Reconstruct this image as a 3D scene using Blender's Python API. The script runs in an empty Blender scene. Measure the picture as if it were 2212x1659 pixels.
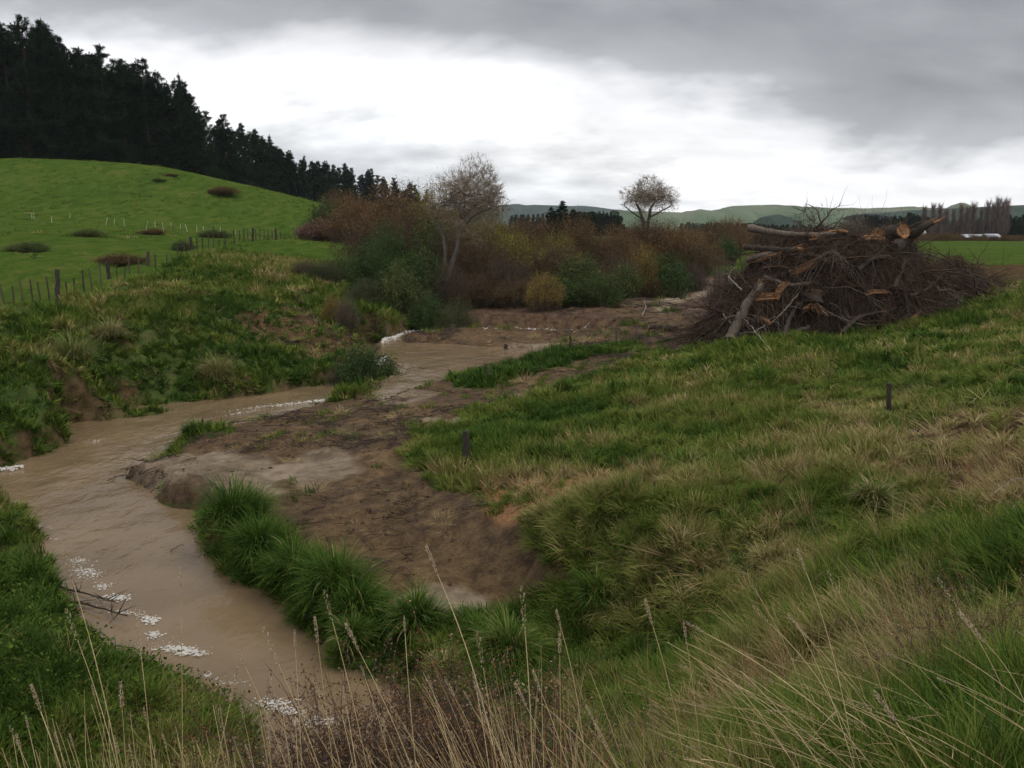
import bpy, math, random
import numpy as np
from mathutils import Vector
random.seed(7); RNG=np.random.default_rng(7)
scene=bpy.context.scene; COL=scene.collection
rad=math.radians
# ---------------------------------------------------------------- camera
EYE=6.0; PITCH=rad(9.84); FPX=1916.0; CX,CY=1106.0,829.5   # image units: a 2212 x 1659 frame
cam=bpy.data.cameras.new('camera'); camo=bpy.data.objects.new('camera',cam); COL.objects.link(camo)
cam.sensor_width=36; cam.lens=36*FPX/2212; cam.clip_start=.05; cam.clip_end=30000
camo.location=(0,0,EYE); camo.rotation_euler=(math.pi/2-PITCH,0,0); scene.camera=camo
scene.view_settings.view_transform='Standard'; scene.view_settings.look='None'
scene.view_settings.exposure=0.18; scene.view_settings.gamma=1
scene.cycles.max_bounces=4; scene.cycles.diffuse_bounces=2; scene.cycles.transmission_bounces=2; scene.cycles.glossy_bounces=2
# ---------------------------------------------------------------- world: overcast sky
SUN_EL,SUN_AZ=rad(58),rad(112)      # azimuth from +Y towards +X
w=bpy.data.worlds.new('World'); scene.world=w; w.use_nodes=True
def build_world():
    nt=w.node_tree; N=nt.nodes; L=nt.links; N.clear()
    out=N.new('ShaderNodeOutputWorld'); bg=N.new('ShaderNodeBackground'); bg.inputs['Strength'].default_value=.1
    L.new(bg.outputs[0],out.inputs[0])
    sky=N.new('ShaderNodeTexSky'); sky.sky_type='NISHITA'; sky.sun_disc=False
    sky.sun_elevation=SUN_EL; sky.sun_rotation=SUN_AZ
    tc=N.new('ShaderNodeTexCoord'); sep=N.new('ShaderNodeSeparateXYZ'); L.new(tc.outputs['Generated'],sep.inputs[0])
    def m(op,a,b=None,c=None,clamp=False):
        n=N.new('ShaderNodeMath'); n.operation=op; n.use_clamp=clamp
        for i,x in enumerate((a,b,c)):
            if x is None: continue
            if isinstance(x,(int,float)): n.inputs[i].default_value=x
            else: L.new(x,n.inputs[i])
        return n.outputs[0]
    X,Y,Z=sep.outputs
    az=m('ARCTAN2',X,Y); el=m('ARCSINE',Z)
    # cloud deck coordinates: direction met with a flat layer overhead
    den=m('ADD',m('MAXIMUM',Z,0.0),.34)
    cmb=N.new('ShaderNodeCombineXYZ'); L.new(m('DIVIDE',X,den),cmb.inputs[0]); L.new(m('DIVIDE',Y,den),cmb.inputs[1])
    def noise(vec,sc,det,rough,rot=0.0,scale=(1,1,1),loc=(0,0,0),dist=0.0):
        mp=N.new('ShaderNodeMapping'); L.new(vec,mp.inputs[0]); mp.inputs['Rotation'].default_value[2]=rot
        mp.inputs['Scale'].default_value=scale; mp.inputs['Location'].default_value=loc
        n=N.new('ShaderNodeTexNoise'); L.new(mp.outputs[0],n.inputs['Vector']); n.inputs['Scale'].default_value=sc
        n.inputs['Detail'].default_value=det; n.inputs['Roughness'].default_value=rough; n.inputs['Distortion'].default_value=dist
        return n.outputs[0]
    n1=noise(cmb.outputs[0],1.15,5,.52,rot=.5,scale=(1,.8,1),loc=(3.1,1.7,0),dist=.4)
    n2=noise(cmb.outputs[0],4.2,7,.55,rot=.35,scale=(1,1.6,1),loc=(9,4,0))
    n1c=m('SUBTRACT',n1,.5); n2c=m('SUBTRACT',n2,.5)
    # height of the gap under the deck falls from left to right
    azc=m('MINIMUM',m('MAXIMUM',az,-.9),.9)
    edge=m('SUBTRACT',m('MULTIPLY_ADD',azc,-.125,.122),m('MULTIPLY',m('MULTIPLY',azc,azc),.0))
    s=m('ADD',m('SUBTRACT',el,edge),m('MULTIPLY_ADD',n1c,.22,m('MULTIPLY',n2c,.09)))
    dark=N.new('ShaderNodeValToRGB'); L.new(m('MULTIPLY_ADD',s,2.2,.5,clamp=True),dark.inputs[0])
    cr=dark.color_ramp; cr.elements[0].position=.22; cr.elements[0].color=(.60,.62,.65,1)
    cr.elements[1].position=1; cr.elements[1].color=(.31,.315,.33,1)
    for p,c in ((.28,(.72,.735,.76,1)),(.42,(1.15,1.15,1.15,1)),(.52,(.95,.95,.97,1)),(.60,(.46,.47,.49,1)),(.72,(.31,.315,.33,1))):
        e=cr.elements.new(p); e.color=c
    n3=m('SUBTRACT',noise(cmb.outputs[0],1.9,5,.5,rot=.45,scale=(1,1.5,1),loc=(1,7,0),dist=.5),.5)
    det=m('MULTIPLY_ADD',n2c,.7,m('MULTIPLY_ADD',n3,.95,1.0))
    # unseen sky overhead and behind the viewer is boosted to brighten the grass
    mr=N.new('ShaderNodeMapRange'); mr.interpolation_type='SMOOTHSTEP'; L.new(el,mr.inputs[0])
    for i,v in ((1,.62),(2,1.2),(3,1.0),(4,5.0)): mr.inputs[i].default_value=v
    mb=N.new('ShaderNodeMapRange'); mb.interpolation_type='SMOOTHSTEP'; L.new(Y,mb.inputs[0])
    for i,v in ((1,.30),(2,-.3),(3,1.0),(4,2.6)): mb.inputs[i].default_value=v
    zen=m('MAXIMUM',mr.outputs[0],mb.outputs[0])
    mul=N.new('ShaderNodeVectorMath'); mul.operation='SCALE'; L.new(dark.outputs[0],mul.inputs[0]); L.new(m('MULTIPLY',m('MULTIPLY',det,zen),10.0),mul.inputs['Scale'])
    mix=N.new('ShaderNodeMix'); mix.data_type='RGBA'; mix.inputs[0].default_value=.93
    L.new(sky.outputs[0],mix.inputs[6]); L.new(mul.outputs[0],mix.inputs[7]); L.new(mix.outputs[2],bg.inputs[0])
build_world()
sun=bpy.data.lights.new('sun','SUN'); sun.energy=1.3; sun.angle=rad(30); sun.color=(1,.95,.87)
suno=bpy.data.objects.new('sun',sun); COL.objects.link(suno)
sd=Vector((math.sin(SUN_AZ)*math.cos(SUN_EL),math.cos(SUN_AZ)*math.cos(SUN_EL),math.sin(SUN_EL)))
suno.rotation_euler=(-sd).to_track_quat('-Z','Y').to_euler()
# ---------------------------------------------------------------- maths helpers
def ray(px,py):
    a=(px-CX)/FPX; b=(py-CY)/FPX
    return np.array([a, math.cos(PITCH)-b*math.sin(PITCH), -math.sin(PITCH)-b*math.cos(PITCH)])
def onz(px,py,z):
    d=ray(px,py); t=(z-EYE)/d[2]; return np.array([d[0]*t,d[1]*t,z])
def ony(px,py,Y):
    d=ray(px,py); t=Y/d[1]; return np.array([d[0]*t,Y,EYE+d[2]*t])
def hsh(ix,iy,s):
    n=(ix*374761393+iy*668265263+s*2147483647)&0xffffffff
    n=((n^(n>>13))*1274126177)&0xffffffff
    return ((n^(n>>16))&0xffff)/65535.0
def vnoise(x,y,s=0):
    x=np.asarray(x,float); y=np.asarray(y,float)
    ix=np.floor(x).astype(np.int64); iy=np.floor(y).astype(np.int64); fx=x-ix; fy=y-iy
    u=fx*fx*(3-2*fx); v=fy*fy*(3-2*fy)
    a=hsh(ix,iy,s); b=hsh(ix+1,iy,s); c=hsh(ix,iy+1,s); d=hsh(ix+1,iy+1,s)
    return (a+(b-a)*u)*(1-v)+(c+(d-c)*u)*v
def fbm(x,y,sc,o=4,s=0,g=.5):
    r=0; a=1; t=0
    for k in range(o):
        r=r+a*(vnoise(x*sc*1.03+k*17.3,y*sc+k*9.1,s+k)-.5); t+=a; a*=g; sc*=2.03
    return r/t*2
def sstep(e0,e1,x):
    t=np.clip((x-e0)/(e1-e0),0,1); return t*t*(3-2*t)
def polydist(x,y,P):
    """signed distance to a polygon, negative inside"""
    P=np.asarray(P)[:,:2]; Q=np.roll(P,-1,axis=0); d2=np.full(x.shape,1e18); ins=np.zeros(x.shape,bool)
    for (ax,ay),(bx,by) in zip(P,Q):
        ex,ey=bx-ax,by-ay; l=ex*ex+ey*ey+1e-12
        t=np.clip(((x-ax)*ex+(y-ay)*ey)/l,0,1); dx=x-ax-t*ex; dy=y-ay-t*ey
        d2=np.minimum(d2,dx*dx+dy*dy)
        c=((ay>y)!=(by>y)); 
        if abs(by-ay)>1e-9: ins^= c & (x<(ex)*(y-ay)/(by-ay)+ax)
    d=np.sqrt(d2); return np.where(ins,-d,d)
# ---------------------------------------------------------------- terrain
CP=[ # image x, image y, height
(0,1659,.8),(0,1400,.9),(200,1500,.7),(400,1600,.6),(60,1180,.45),(0,1150,.55),(-300,1400,1.5),(-300,1000,1.2),(200,1430,.4),(450,1540,.3),(90,1280,.3),
(0,950,.7),(100,940,.45),(130,985,.25),(0,870,1.3),(100,830,1.5),(190,870,.55),(180,780,1.9),(0,720,2.5),(100,720,2.4),(250,720,2.2),(250,820,.9),(250,875,.3),(-300,800,2.2),(-300,700,2.7),
(450,780,1.1),(450,848,.3),(450,700,2.0),(450,640,2.9),(600,835,.3),(600,800,.7),(600,740,1.2),(600,660,2.0),(600,590,3.3),(360,800,.9),(360,740,1.8),(520,570,3.7),
(700,640,2.2),(700,720,1.2),(760,720,.9),(750,790,.35),(900,690,.9),(850,620,2.0),(800,680,1.4),(840,720,.8),
(1000,690,1.0),(1100,665,1.3),(1300,665,1.4),(1450,680,1.3),(1400,720,.9),(1500,740,1.3),(1600,700,1.6),(1520,760,1.4),(1850,700,1.9),(2000,670,2.4),(2212,645,2.9),
(1500,600,1.9),(1350,640,.9),(2100,575,2.5),(2000,620,2.3),(2212,600,2.5),(2500,620,3.2),(2500,800,3.3),
(2212,800,2.9),(2212,900,2.85),(2212,1000,2.85),(2212,1200,2.95),(2500,1200,3.3),(2212,1400,3.3),
(1400,760,1.0),(1250,800,.85),(1150,780,.7),(1000,850,.5),(1000,815,.6),(1500,850,1.35),(1800,800,1.9),(2000,850,2.2),(1900,950,2.1),(1500,950,1.5),(1200,900,.9),(1200,1000,1.2),
(1000,960,1.0),(900,900,.6),(800,870,.4),(700,900,.35),(500,950,.4),(600,1000,.5),(450,1030,.6),(400,1000,.4),(300,1030,.5),(420,1088,.62),(700,1080,.6),(900,1080,.8),(1050,1060,1.1),
(1300,1040,1.4),(1500,1030,1.7),(1000,1180,.65),(900,1250,.5),(1130,1250,.6),(1000,1310,.4),(1200,1300,.55),(1110,1105,1.2),(1220,1160,1.45),(1300,1130,1.7),(1300,1280,.9),
(1450,1200,1.7),(1260,1235,1.1),(1500,1100,2.0),(1800,1050,2.3),(1900,1200,2.1),(1700,1250,1.75),(1500,1330,1.15),(1350,1400,.6),(1400,1550,1.0),(1300,1659,1.2),(1100,1500,.5),
(1100,1400,.5),(900,1350,.4),(620,1180,.55),(560,1120,.5),(900,1500,.2),(1800,1450,2.4),(1800,1659,3.2),(2000,1350,2.7),(2212,1659,3.8),(1600,1500,1.9),(1600,1659,2.6),(600,1640,.4)]
CPY=[ # image x, image y, depth
(110,656,36),(0,650,38),(250,600,46),(413,557,64),(640,520,117),(0,560,56),(200,520,74),(0,480,100),(400,500,100),(0,400,130),(-300,470,100),(500,480,125),
(0,343,155),(180,347,155),(350,360,155),(560,410,165),(680,443,172),(740,466,180),(-300,380,155),(700,520,105),(1700,520,300),(2100,521,300),(2400,521,300),(1500,560,115)]
CPW=[(0,0,4.3),(0,1,4.2),(0,2.5,3.7),(0,3.6,3.0),(0,5,2.0),(-2,2.5,3.4),(-2,4,2.2),(-4,5,1.2),(-4,1,3.6),(2,2,4.1),(4,3,4.0),(4,0,4.4),(-6,3,2.5),(1,6,1.6),(-1,-2,4.6),
(-56,185,11.5),(-140,190,15.5),(-18,200,4),(-34,215,6.5),(-70,240,11),(-95,300,9),(-30,300,3.5),(0,200,3),(0,300,4.5),(0,120,3.0),(-25,120,4.6),(40,120,2.6),(120,300,2.6),(300,300,2.8),
(-10,75,2.4),(5,70,2.0),(0,500,3),(200,500,3),(-200,500,6),(400,500,3),(-400,500,14),(-300,300,15),(0,900,4),(500,900,4),(-500,900,12),(15,60,1.6)]
ctrl=[onz(*c) for c in CP]+[ony(*c) for c in CPY]+[np.array(c,float) for c in CPW]
ctrl=np.array(ctrl)
def logpol(x,y):
    r=np.sqrt(x*x+y*y)+1.0
    return np.arctan2(x,y+.6), np.log(r)
def tpsfit(P):
    u,v=logpol(P[:,0],P[:,1]); n=len(u)
    d=(u[:,None]-u)**2+(v[:,None]-v)**2
    K=.5*d*np.log(d+1e-12); K[np.arange(n),np.arange(n)]=2e-4*1.0
    A=np.zeros((n+3,n+3)); A[:n,:n]=K; A[:n,n]=1; A[:n,n+1]=u; A[:n,n+2]=v; A[n:,:n]=A[:n,n:].T
    return u,v,np.linalg.solve(A,np.concatenate([P[:,2],[0,0,0]]))
TU,TV,TW=tpsfit(ctrl)
def base_z(x,y):
    x=np.asarray(x,float); y=np.asarray(y,float); shp=x.shape; x=x.ravel(); y=y.ravel()
    az=np.arctan2(x,y); r=np.hypot(x,y)
    azc=np.clip(az,-.95,.95); rr=np.minimum(r,900)
    xx=np.sin(azc)*rr; yy=np.cos(azc)*rr
    near=r<3; xx=np.where(near,x,xx); yy=np.where(near,y,yy)
    u,v=logpol(xx,yy); n=len(TU); out=np.empty_like(u)
    for s in range(0,len(u),50000):
        a=u[s:s+50000]; b=v[s:s+50000]
        d=(a[:,None]-TU)**2+(b[:,None]-TV)**2
        out[s:s+50000]=(.5*d*np.log(d+1e-12))@TW[:n]+TW[n]+TW[n+1]*a+TW[n+2]*b
    back=sstep(1.0,1.8,np.abs(az))*sstep(1,4,r)
    out=out*(1-back)+back*4.2
    return out.reshape(shp)
RIVER=[(-260,1120),(0,1105),(60,1125),(90,1165),(62,1208),(118,1240),(112,1300),(150,1340),(210,1390),(236,1442),(350,1476),(440,1500),(500,1545),(545,1590),(560,1720),
 (1000,1720),(960,1560),(850,1475),(730,1445),(690,1385),(590,1290),(480,1245),(425,1190),(428,1112),(330,1088),(318,1068),(262,1035),(300,1010),(368,985),(375,955),(440,925),(600,893),(670,880),(740,866),(790,850),
 (800,815),(830,790),(822,765),(835,752),(800,738),(770,745),(765,790),(730,826),(650,838),(600,850),(400,868),(262,882),(262,893),(372,884),(350,897),(255,905),(140,915),(150,960),(60,992),(0,1016),(-260,1050)]
POOL=[(826,742),(880,716),(960,704),(1120,709),(1330,716),(1345,724),(1215,728),(1120,724),(985,722),(900,729),(862,737),(930,742),(1090,752),(1190,757),(1150,768),(1110,782),(1000,800),(965,818),(900,830),(850,848),(815,862),(800,850),(845,822),(880,802),(925,798),(900,785),(856,780),(830,765)]
UPSTREAM=[(1330,640),(1370,645),(1400,652),(1380,662),(1345,655),(1325,648)]
WZ,PZ,UZ=0.0,.42,.95
riverW=[onz(a,b,WZ) for a,b in RIVER]; poolW=[onz(a,b,PZ) for a,b in POOL]; upW=[onz(a,b,UZ) for a,b in UPSTREAM]
def smooth_z(x,y):
    z=base_z(x,y)
    ap=sstep(75,30,np.asarray(y,float))
    return z
def terrain(x,y,detail=True):
    x=np.asarray(x,float); y=np.asarray(y,float); r=np.hypot(x,y)
    z=base_z(x,y)
    if detail:
        wx=x+.6*fbm(x,y,.7,2,40); wy=y+.6*fbm(x,y,.7,2,50)
        mud=masks(x,y,z)[0] if MASK_READY else np.zeros_like(x)
        rank=(1-mud)*sstep(70,50,y*1.0+np.where(x<0,-.3*x,0))
        h=fbm(wx,wy,.55,3,3)*.22+np.abs(fbm(wx,wy,1.6,3,8))*.24-.06
        left=sstep(2,-4,x+.15*y-2)   # rougher, slumped left bank
        z=z+rank*h*(1+.9*left*sstep(12,24,y))*sstep(1.5,5,r)
        z=z+mud*(fbm(x,y,1.1,4,21,.6)*.10+np.abs(fbm(x,y,.45,3,23))*.05+np.abs(fbm(wx,wy,2.6,3,25,.65))*.09*sstep(.38,.62,vnoise(x*.45,y*.45,27))+np.sin((x*.8-y*.6)*9+2*fbm(x,y,.5,2,29))*.012)
        z=z+sstep(60,120,y)*fbm(x,y,.03,3,60)*.5*sstep(400,200,y)
    # channels
    near=(y<62)&(y>4)&(np.abs(x)<45)
    zz=z[near]; xn=x[near]; yn=y[near]
    jit=fbm(xn,yn,1.3,3,77)*.22 if detail else 0
    for P,wz,lo in ((riverW,WZ,.16),(poolW,PZ,.10)):
        d=polydist(xn,yn,P)+jit*.8
        ws=.2+.45*vnoise(xn*.5,yn*.5,5)
        t=sstep(0,1,np.clip(d/ws,0,1))
        if detail: zz=zz+np.where((d>.04)&(d<1.1)&(zz>wz+.15),(fbm(xn,yn,3.6,3,83,.6)*.13)*sstep(1.1,.3,d)*sstep(70,25,yn),0)
        zin=wz-.05-np.clip(-d,0,1)*.5
        zz=np.where(d<0,np.minimum(zz,zin),np.where(d<ws,(wz-.05)*(1-t)+np.maximum(zz,wz+lo*.3)*t,np.maximum(zz,wz+lo*.25)) if P is riverW else np.where(d<ws,(wz-.05)*(1-t)+np.maximum(zz,wz+.02)*t,zz))
    z=z.copy(); z[near]=zz
    return z
MASK_READY=False
def ground(px,py,detail=False,t0=2.0,t1=600.0,n=700):
    d=ray(px,py); t=np.exp(np.linspace(math.log(t0),math.log(t1),n))
    x=d[0]*t; y=d[1]*t; z=EYE+d[2]*t; g=terrain(x,y,detail)
    i=np.argmax(z<g) if (z<g).any() else n-1
    if i==0: i=1
    a,b=z[i-1]-g[i-1],z[i]-g[i]; k=a/(a-b) if (a-b)!=0 else 0
    tt=t[i-1]+(t[i]-t[i-1])*min(max(k,0),1)
    return np.array([d[0]*tt,d[1]*tt,EYE+d[2]*tt])
def gz(x,y): return float(terrain(np.array([float(x)]),np.array([float(y)]))[0])
MUD=[(735,868),(600,897),(500,925),(400,962),(380,985),(262,1035),(318,1072),(430,1112),(520,1095),(600,1150),(640,1215),(740,1235),(830,1290),(820,1345),(860,1365),(960,1335),(1080,1320),(1180,1310),(1250,1290),(1225,1250),(1165,1195),(1150,1150),(1060,1110),(1050,1070),(930,1040),(895,1000),(890,950),(960,915),(1060,880),(1200,835),(1330,795),(1400,765),(1520,752),(1560,700),(1540,640),(1620,600),(1560,590),(1480,610),(1400,640),(1330,655),(1200,662),(1000,668),(920,680),(880,705),(830,735),(790,745),(760,790),(800,830),(790,852)]
ISLE=[(965,822),(1000,802),(1120,782),(1250,752),(1370,742),(1395,758),(1300,772),(1200,795),(1060,838),(985,838)]
SAND=[[(300,1005),(380,985),(500,975),(620,1010),(600,1075),(500,1090),(430,1100),(340,1062),(290,1040)],[(805,848),(930,846),(925,868),(830,872)],[(1080,858),(1200,848),(1180,862),(1100,868)],[(880,912),(1010,905),(960,922),(890,920)],
 [(850,1300),(940,1275),(1050,1290),(1065,1330),(860,1350)],[(1090,745),(1210,742),(1200,762),(1100,765)],[(860,780),(930,780),(925,805),(850,822)],[(1300,810),(1400,800),(1380,815)],[(1410,650),(1540,600),(1560,625),(1430,680)],[(1150,1270),(1230,1275),(1180,1300)],[(560,1010),(760,960),(780,1010),(660,1060)]]
STRAW=[[(1060,1058),(1250,1035),(1440,1003),(1455,1028),(1330,1062),(1260,1088),(1120,1112),(1055,1092)]]
DIRT=[[(1940,940),(2100,900),(2330,880),(2330,1060),(2050,1060),(1950,1020)],[(640,640),(700,700),(800,760),(770,800),(700,790),(560,725),(520,690),(600,680)],[(1860,580),(2330,565),(2330,625),(2120,640),(1900,650)],[(1460,600),(1640,590),(1640,720),(1540,760),(1480,730)],[(870,640),(1320,650),(1330,700),(960,702),(880,715)],[(2110,1080),(2300,1060),(2300,1150),(2140,1150)],[(0,690),(60,680),(80,700),(0,715)]]
def build_masks():
    global mudW,isleW,sandW,strawW,dirtW,MASK_READY
    G=lambda P:[ground(a,b) for a,b in P]
    mudW=G(MUD); isleW=G(ISLE); sandW=[G(p) for p in SAND]; strawW=[G(p) for p in STRAW]; dirtW=[G(p) for p in DIRT]
    MASK_READY=True
def masks(x,y,z=None):
    """mud, sand, straw, dirt  (0..1)"""
    sh=x.shape; out=[np.zeros(sh) for _ in range(4)]
    m=(y>5)&(y<100)&(x>-40)&(x<75)
    if not m.any(): return out
    a=x[m]; b=y[m]; j=(fbm(a,b,.8,4,91,.6)*.9)*(.45+b*.012); w=.13+b*.006
    def soft(P,k=1.0): return sstep(w*k,-w*k,polydist(a,b,P)+j*k)
    mud=soft(mudW)*(1-soft(isleW,.7)); r=soft(riverW,.5)
    mud=np.maximum(mud,r)
    sand=np.zeros_like(a)
    for P in sandW: sand=np.maximum(sand,soft(P,.8))
    st=np.zeros_like(a)
    for P in strawW: st=np.maximum(st,soft(P,.8))
    di=np.zeros_like(a)
    for P in dirtW: di=np.maximum(di,soft(P,1.1))
    for o,v in zip(out,(mud,sand,st,di)): o[m]=v
    return out
build_masks()
# ---------------------------------------------------------------- mesh + object helpers
def mesh_np(name,V,F,attrs=None,smooth=False,mat=None):
    V=np.asarray(V,np.float32).reshape(-1,3); F=np.asarray(F,np.int32)
    me=bpy.data.meshes.new(name); k=F.shape[1]
    me.vertices.add(len(V)); me.vertices.foreach_set('co',V.ravel())
    me.loops.add(F.size); me.loops.foreach_set('vertex_index',F.ravel())
    me.polygons.add(len(F)); me.polygons.foreach_set('loop_start',np.arange(0,F.size,k,dtype=np.int32))
    if smooth: me.polygons.foreach_set('use_smooth',np.ones(len(F),bool))
    me.update(calc_edges=True)
    for n,v in (attrs or {}).items():
        v=np.asarray(v,np.float32)
        if v.ndim==1: a=me.attributes.new(n,'FLOAT','POINT'); a.data.foreach_set('value',v)
        else: a=me.attributes.new(n,'FLOAT_COLOR','POINT'); a.data.foreach_set('color',v.ravel())
    if mat: me.materials.append(mat)
    return me
def obj(name,me,parent=None,loc=None):
    o=bpy.data.objects.new(name,me); COL.objects.link(o)
    if parent: o.parent=parent
    if loc is not None: o.location=loc
    return o
def tag(o,label=None,cat=None,group=None,kind=None):
    if label: o['label']=label
    if cat: o['category']=cat
    if group: o['group']=group
    if kind: o['kind']=kind
    return o
def empty(name,loc,label,cat,group=None,rz=0):
    o=bpy.data.objects.new(name,None); COL.objects.link(o); o.location=loc; o.rotation_euler=(0,0,rz)
    o.empty_display_size=.1
    return tag(o,label,cat,group)
class MB:
    """collects quads; triangles are stored as quads with a repeated corner avoided by fan use"""
    def __init__(s): s.V=[]; s.F=[]; s.A=[]; s.n=0
    def add(s,V,F,a=.5):
        V=np.asarray(V,float).reshape(-1,3); F=np.asarray(F,int)
        s.V.append(V); s.F.append(F+s.n); s.A.append(np.full(len(V),a) if np.isscalar(a) else np.asarray(a).ravel()); s.n+=len(V)
    def tubes(s,P,R,sides=4,a=.5,cap=False):
        """P (N,K,3) polylines, R (N,K) radii"""
        P=np.asarray(P,float); R=np.asarray(R,float)
        if P.ndim==2: P=P[None]; R=R[None]
        N,K,_=P.shape
        T=np.gradient(P,axis=1); T/=np.linalg.norm(T,axis=2,keepdims=True)+1e-9
        up=np.where(np.abs(T[...,2:3])>.9,np.array([1.,0,0]),np.array([0,0,1.]))
        A=np.cross(T,up); A/=np.linalg.norm(A,axis=2,keepdims=True)+1e-9; B=np.cross(T,A)
        th=np.arange(sides)*2*math.pi/sides
        V=P[:,:,None,:]+R[:,:,None,None]*(np.cos(th)[None,None,:,None]*A[:,:,None,:]+np.sin(th)[None,None,:,None]*B[:,:,None,:])
        i=np.arange(N)[:,None,None]*K*sides; k=np.arange(K-1)[None,:,None]*sides; q=np.arange(sides)[None,None,:]; q2=(q+1)%sides
        F=np.stack([i+k+q,i+k+q2,i+k+sides+q2,i+k+sides+q],-1).reshape(-1,4)
        av=a if np.isscalar(a) else np.repeat(np.asarray(a),K*sides)
        s.add(V,F,av)
        if cap:
            for e in (0,K-1):
                for n in range(N):
                    c=P[n,e]; ring=V[n,e]; s.add(np.vstack([ring,[c]]),[[j,(j+1)%sides,sides,sides] for j in range(sides)],a if np.isscalar(a) else a[n])
    def cards(s,C,D,W,L,a=None,bend=0.0):
        """leaf cards: centre C, direction D, half-width W, length L"""
        C=np.asarray(C,float); n=len(C); D=D/(np.linalg.norm(D,axis=1,keepdims=True)+1e-9)
        S=np.cross(D,RNG.normal(size=(n,3))); S/=np.linalg.norm(S,axis=1,keepdims=True)+1e-9
        W=np.broadcast_to(W,(n,))[:,None]; L=np.broadcast_to(L,(n,))[:,None]
        V=np.stack([C-S*W*.3,C+D*L*.45-S*W,C+D*L,C+D*L*.55+S*W],1)
        if a is None: a=RNG.random(n)
        s.add(V,np.arange(n*4).reshape(n,4),np.repeat(a,4))
    def build(s,name,mat=None,smooth=False):
        V=np.vstack(s.V); F=np.vstack(s.F)
        me=mesh_np(name,V,F,{'v':np.concatenate(s.A)},smooth,mat)
        return me
# ---------------------------------------------------------------- materials
def newmat(name):
    m=bpy.data.materials.new(name); m.use_nodes=True; return m,m.node_tree.nodes,m.node_tree.links
def ramp(N,L,src,stops):
    r=N.new('ShaderNodeValToRGB'); L.new(src,r.inputs[0]); e=r.color_ramp.elements
    e[0].position=stops[0][0]; e[0].color=(*stops[0][1],1); e[1].position=stops[-1][0]; e[1].color=(*stops[-1][1],1)
    for p,c in stops[1:-1]:
        x=e.new(p); x.color=(*c,1)
    return r.outputs[0]
def tnoise(N,L,sc,det=4,rough=.55,vec=None,dist=0.0):
    n=N.new('ShaderNodeTexNoise'); n.inputs['Scale'].default_value=sc; n.inputs['Detail'].default_value=det; n.inputs['Roughness'].default_value=rough
    n.inputs['Distortion'].default_value=dist
    if vec is not None: L.new(vec,n.inputs['Vector'])
    return n.outputs[0]
def mathn(N,L,op,a,b=None,c=None,clamp=False):
    n=N.new('ShaderNodeMath'); n.operation=op; n.use_clamp=clamp
    for i,x in enumerate((a,b,c)):
        if x is None: continue
        if isinstance(x,(int,float)): n.inputs[i].default_value=x
        else: L.new(x,n.inputs[i])
    return n.outputs[0]
def mixc(N,L,f,a,b,mode='MIX'):
    n=N.new('ShaderNodeMix'); n.data_type='RGBA'; n.blend_type=mode
    for i,x in ((0,f),(6,a),(7,b)):
        if isinstance(x,(int,float)): n.inputs[i].default_value=x
        elif isinstance(x,tuple): n.inputs[i].default_value=(*x,1)
        else: L.new(x,n.inputs[i])
    return n.outputs[2]
def foliage_mat(name,stops,trans=.25,rough=.6,obj_rand=.3,inst=False,spec=.25):
    """leaf or blade colour along a ramp driven by the per-leaf value v plus a per-plant value"""
    m,N,L=newmat(name); b=N['Principled BSDF']; b.inputs['Roughness'].default_value=rough; b.inputs['Specular IOR Level'].default_value=spec
    at=N.new('ShaderNodeAttribute'); at.attribute_name='v'
    if inst:
        ai=N.new('ShaderNodeAttribute'); ai.attribute_type='INSTANCER'; ai.attribute_name='tint'
        f=mathn(N,L,'ADD',mathn(N,L,'MULTIPLY',mathn(N,L,'SUBTRACT',at.outputs['Fac'],.5),.42),ai.outputs['Fac'],clamp=True)
    else:
        oi=N.new('ShaderNodeObjectInfo')
        f=mathn(N,L,'ADD',at.outputs['Fac'],mathn(N,L,'MULTIPLY',mathn(N,L,'SUBTRACT',oi.outputs['Random'],.5),obj_rand),clamp=True)
    col=ramp(N,L,f,stops); L.new(col,b.inputs['Base Color'])
    if trans>0:
        t=N.new('ShaderNodeBsdfTranslucent'); L.new(col,t.inputs[0]); mx=N.new('ShaderNodeMixShader'); mx.inputs[0].default_value=trans
        L.new(b.outputs[0],mx.inputs[1]); L.new(t.outputs[0],mx.inputs[2]); L.new(mx.outputs[0],N['Material Output'].inputs[0])
    return m
def bark_mat(name,c0,c1,sc=6,rough=.85,stretch=4):
    m,N,L=newmat(name); b=N['Principled BSDF']; b.inputs['Roughness'].default_value=rough; b.inputs['Specular IOR Level'].default_value=.25
    tc=N.new('ShaderNodeTexCoord'); mp=N.new('ShaderNodeMapping'); L.new(tc.outputs['Object'],mp.inputs[0]); mp.inputs['Scale'].default_value=(stretch,stretch,1)
    n=tnoise(N,L,sc,6,.65,mp.outputs[0]); at=N.new('ShaderNodeAttribute'); at.attribute_name='v'
    f=mathn(N,L,'ADD',mathn(N,L,'MULTIPLY_ADD',n,1.6,-.55),mathn(N,L,'MULTIPLY_ADD',at.outputs['Fac'],.6,-.3),clamp=True)
    L.new(ramp(N,L,f,[(0,c0),(1,c1)]),b.inputs['Base Color'])
    bu=N.new('ShaderNodeBump'); bu.inputs['Strength'].default_value=.6; bu.inputs['Distance'].default_value=.03; L.new(n,bu.inputs['Height']); L.new(bu.outputs[0],b.inputs['Normal'])
    return m
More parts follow.
